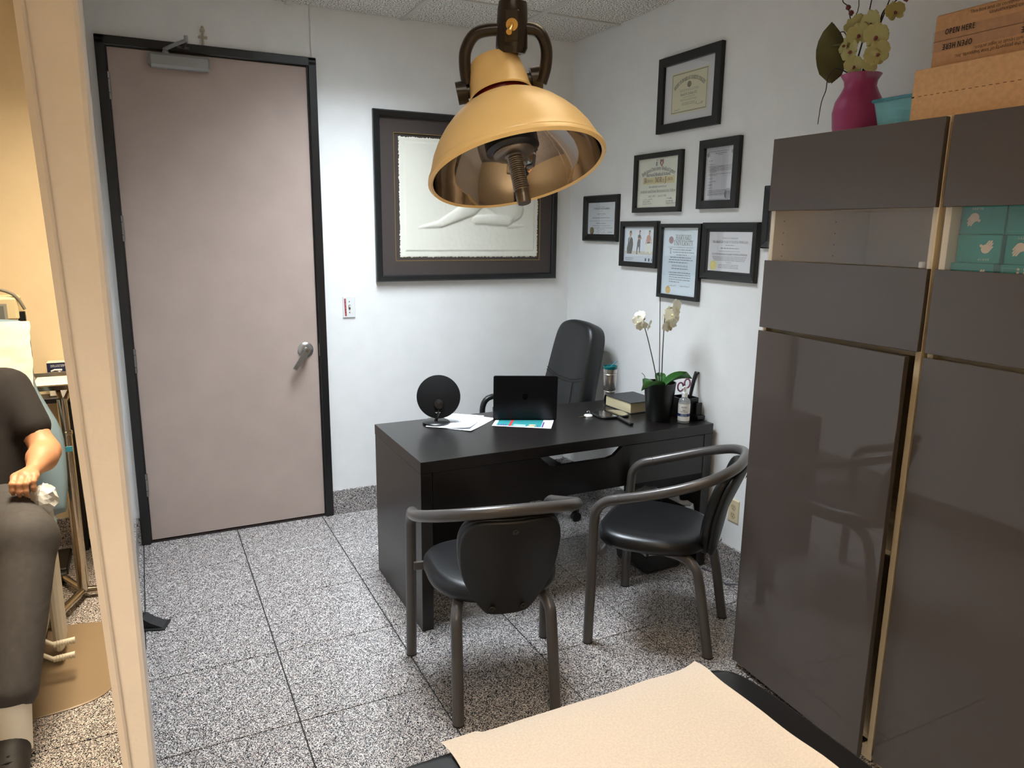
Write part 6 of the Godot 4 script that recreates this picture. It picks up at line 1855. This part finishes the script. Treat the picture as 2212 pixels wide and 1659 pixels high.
func build_person() -> void:
	var t := thing("person", "person in a black T-shirt and grey trousers sitting in the treatment chair", "person", Vector3(-3.14, 0, 4.95))
	var o := Vector3(-3.14, 0, 4.95)
	var P := func(x: float, y: float, z: float) -> Vector3: return Vector3(x, y, z) - o
	var skin := pm("skin", c8(196, 142, 106), 0.5)
	# continuous body: head, neck, arms and hands over a slim trunk and legs
	var b := []
	b.append([P.call(-3.14, 1.25, 5.08), P.call(-3.14, 1.33, 5.05), 0.078, 0.085])
	b.append([P.call(-3.14, 1.22, 5.02), P.call(-3.14, 1.25, 5.01), 0.045, 0.05])
	b.append([P.call(-3.14, 1.08, 5.11), P.call(-3.14, 1.22, 5.08), 0.058, 0.056])
	b.append([P.call(-3.14, 0.62, 5.00), P.call(-3.14, 0.98, 5.10), 0.10, 0.11])
	b.append([P.call(-3.14, 1.27, 4.965), P.call(-3.14, 1.255, 4.952), 0.012, 0.014])
	for e in [-1, 1]: b.append([P.call(-3.14 + e * 0.083, 1.285, 5.07), P.call(-3.14 + e * 0.085, 1.26, 5.07), 0.013, 0.010])
	var arms := [[Vector3(-2.985, 1.03, 5.09), Vector3(-2.868, 0.80, 4.935), Vector3(-2.892, 0.782, 4.755), Vector3(-2.925, 0.772, 4.690)], [Vector3(-3.295, 1.03, 5.09), Vector3(-3.412, 0.80, 4.935), Vector3(-3.388, 0.782, 4.755), Vector3(-3.355, 0.772, 4.690)]]
	for a in arms:
		b.append([a[0] - o, a[1] - o, 0.056, 0.046])
		b.append([a[1] - o, a[1].lerp(a[2], 0.35) - o, 0.046, 0.050])
		b.append([a[1].lerp(a[2], 0.35) - o, a[2] - o, 0.048, 0.029])
	for s in [-1.0, 1.0]:
		b.append([P.call(-3.14 + s * 0.09, 0.60, 4.97), P.call(-3.14 + s * 0.225, 0.62, 4.50), 0.085, 0.062])
		b.append([P.call(-3.14 + s * 0.225, 0.62, 4.50), P.call(-3.14 + s * 0.190, 0.10, 4.16), 0.060, 0.036])
	var st := mk()
	flesh(st, b, 0.03, 0.013)
	# hands, each on a finer grid
	for k in 2:
		var w: Vector3 = arms[k][2] - o
		var s: float = [1.0, -1.0][k]
		var h := []
		h.append([w, w + Vector3(-0.022 * s, -0.004, -0.062), 0.026, 0.024])
		h.append([w + Vector3(-0.004 * s, -0.004, -0.02), w + Vector3(0.004 * s, -0.006, -0.070), 0.022, 0.020])
		h.append([w + Vector3(-0.020 * s, -0.004, -0.02), w + Vector3(-0.048 * s, -0.006, -0.056), 0.022, 0.020])
		for f in 4:
			var kn: Vector3 = w + Vector3((0.010 - 0.021 * f) * s, -0.004, -0.080 + absf(f - 1.5) * 0.005)
			var ln: float = [0.80, 1.0, 0.97, 0.85][f]
			var m1: Vector3 = kn + Vector3(-0.004 * s, -0.012, -0.036) * ln
			var m2: Vector3 = m1 + Vector3(-0.001 * s, -0.027, -0.004) * ln
			var tip: Vector3 = m2 + Vector3(0, -0.018, 0.010) * ln
			h.append([kn + Vector3(0, 0, 0.02), kn, 0.0125, 0.0115])
			h.append([kn, m1, 0.0112, 0.0098]); h.append([m1, m2, 0.0098, 0.0088]); h.append([m2, tip, 0.0088, 0.0072])
		var tb: Vector3 = w + Vector3(-0.030 * s, -0.012, -0.022)
		h.append([tb, tb + Vector3(-0.026 * s, -0.014, -0.020), 0.0135, 0.0115])
		h.append([tb + Vector3(-0.026 * s, -0.014, -0.020), tb + Vector3(-0.034 * s, -0.022, -0.046), 0.0110, 0.0085])
		flesh(st, h, 0.006, 0.004)
	done(st, "body", skin, t)
	# hair, T-shirt, trousers, socks, shoes
	var hr := mk()
	flesh(hr, [[P.call(-3.14, 1.36, 5.07), P.call(-3.14, 1.30, 5.12), 0.082, 0.078], [P.call(-3.14, 1.385, 5.02), P.call(-3.14, 1.38, 5.06), 0.05, 0.06]], 0.02, 0.014)
	done(hr, "hair", pm("hair_dark", c8(36, 28, 24), 0.6), t)
	var face := mk()
	for e in [-1, 1]: lathe(face, [Vector2(0.0001, -0.008), Vector2(0.010, 0), Vector2(0.0001, 0.008)], 12, Transform3D(Basis(), P.call(-3.14 + e * 0.032, 1.298, 4.973)))
	bx(face, P.call(-3.14, 1.225, 4.968), Vector3(0.045, 0.006, 0.006), 0.002)
	done(face, "eyes_and_mouth", pm("eye_dark", c8(60, 40, 36), 0.4), t)
	var ts := mk()
	var tb2 := [[P.call(-3.14, 0.66, 4.99), P.call(-3.14, 0.98, 5.09), 0.135, 0.14], [P.call(-3.05, 0.66, 4.99), P.call(-3.03, 0.97, 5.09), 0.10, 0.11], [P.call(-3.23, 0.66, 4.99), P.call(-3.25, 0.97, 5.09), 0.10, 0.11], [P.call(-3.02, 1.045, 5.09), P.call(-3.26, 1.045, 5.09), 0.065, 0.065], [P.call(-3.14, 1.05, 5.10), P.call(-3.14, 1.115, 5.10), 0.085, 0.068]]
	for a in arms: tb2.append([a[0] - o, a[0].lerp(a[1], 0.60) - o, 0.078, 0.068])
	flesh(ts, tb2, 0.03, 0.014)
	done(ts, "t_shirt", textured("black_cotton", mottle(c8(30, 27, 27), 0.10, 0.03, 95), Vector3.ONE * 3.0, 0.9, false), t)
	var tr := mk()
	var trb := [[P.call(-3.05, 0.58, 4.99), P.call(-3.23, 0.58, 4.99), 0.125, 0.125]]
	for s in [-1.0, 1.0]:
		trb.append([P.call(-3.14 + s * 0.09, 0.585, 4.98), P.call(-3.14 + s * 0.230, 0.61, 4.52), 0.112, 0.098])
		trb.append([P.call(-3.14 + s * 0.232, 0.60, 4.51), P.call(-3.14 + s * 0.195, 0.225, 4.21), 0.094, 0.068])
	flesh(tr, trb, 0.03, 0.015)
	done(tr, "trousers", textured("grey_twill", mottle(c8(68, 66, 66), 0.08, 0.02, 97), Vector3.ONE * 3.0, 0.8, false, normal_noise(0.01, 98, 6.0), 0.4), t)
	for s in [-1.0, 1.0]:
		var sk := mk()
		tube(sk, [P.call(-3.14 + s * 0.190, 0.055, 4.15), P.call(-3.14 + s * 0.192, 0.20, 4.19)], 0.046, 20, 0.050)
		done(sk, "sock", pm("sock_white", c8(230, 226, 216), 0.85), t)
		var sh := mk()
		var fx: float = -3.14 + s * 0.185
		flesh(sh, [[P.call(fx, 0.052, 4.15), P.call(fx, 0.048, 4.07), 0.046, 0.045], [P.call(fx, 0.048, 4.07), P.call(fx + s * 0.02, 0.038, 3.94), 0.045, 0.036], [P.call(fx, 0.080, 4.14), P.call(fx, 0.076, 4.10), 0.046, 0.038]], 0.02, 0.009)
		done(sh, "shoe", textured("shoe_knit", mottle(c8(24, 21, 20), 0.2, 0.2, 99), Vector3.ONE * 6.0, 0.7, false), t)
		var la := mk()
		for i in 4: tube(la, [P.call(fx - 0.024, 0.096 - i * 0.006, 4.095 - i * 0.022), P.call(fx, 0.106 - i * 0.006, 4.085 - i * 0.022), P.call(fx + 0.024, 0.096 - i * 0.006, 4.095 - i * 0.022)], 0.004, 6)
		done(la, "laces", pm("lace_black", c8(14, 13, 13), 0.7), t)

# ---------------------------------------------------------------- the scene
func _ready() -> void:
	rng.seed = 5
	palette()
	var cam := Camera3D.new()
	cam.name = "camera"
	cam.fov = rad_to_deg(2.0 * atan(829.5 / 1594.69))
	cam.near = 0.02
	cam.far = 60.0
	var f := Vector3(sin(0.4627) * cos(0.2049), -sin(0.2049), -cos(0.4627) * cos(0.2049))
	var r := Vector3(cos(0.4627), 0, sin(0.4627))
	var u := r.cross(f)
	var r2 := r * cos(0.0117) + u * sin(0.0117)
	var u2 := u * cos(0.0117) - r * sin(0.0117)
	cam.transform = Transform3D(Basis(r2, u2, -f), Vector3(-2.4788, 1.6622, 4.1678))
	add_child(cam)
	cam.make_current()
	var we := WorldEnvironment.new()
	we.name = "surroundings"
	var env := Environment.new()
	env.background_mode = Environment.BG_COLOR
	env.background_color = Color(0.01, 0.01, 0.01)
	env.tonemap_mode = Environment.TONE_MAPPER_LINEAR
	env.tonemap_exposure = 1.0
	env.sdfgi_enabled = true
	env.ssao_enabled = true
	env.ssil_enabled = true
	we.environment = env
	add_child(we)
	serif = SystemFont.new()
	serif.font_names = PackedStringArray(["Droid Serif"])
	sans = SystemFont.new()
	sans.font_names = PackedStringArray(["Droid Sans"])
	bold = SystemFont.new()
	bold.font_names = PackedStringArray(["Droid Serif"])
	bold.font_weight = 700
	bold_sans = SystemFont.new()
	bold_sans.font_names = PackedStringArray(["Droid Sans"])
	bold_sans.font_weight = 700
	ceiling_light("cool_light", "recessed cool white ceiling light over the desk", -1.706, 0.4785, c8(234, 245, 255), 19.0, 1.5)
	ceiling_light("warm_light", "recessed warm ceiling light over the treatment chair", -2.926, 4.1385, c8(255, 238, 214), 22.0, 1.5)
	ceiling_light("table_light", "recessed warm ceiling light over the examination table", -1.706, 2.3085, c8(255, 228, 188), 1.8, 1.5)
	build_shell()
	build_door()
	build_desk()
	build_cabinets()
	guest_chair("grey tubular chair with black pads, back towards the camera", Vector3(-1.3655, 0, 1.667), -0.2026)
	guest_chair("grey tubular chair with black pads, side on beside the cabinet", Vector3(-0.730, 0, 1.662), 0.6825)
	office_chair()
	build_exam_table()
	build_exam_lamp()
	build_mirror()
	build_treatment_corner()
	build_person()
	build_artwork()
	build_certificates()
	build_desk_items()
	build_wall_things()
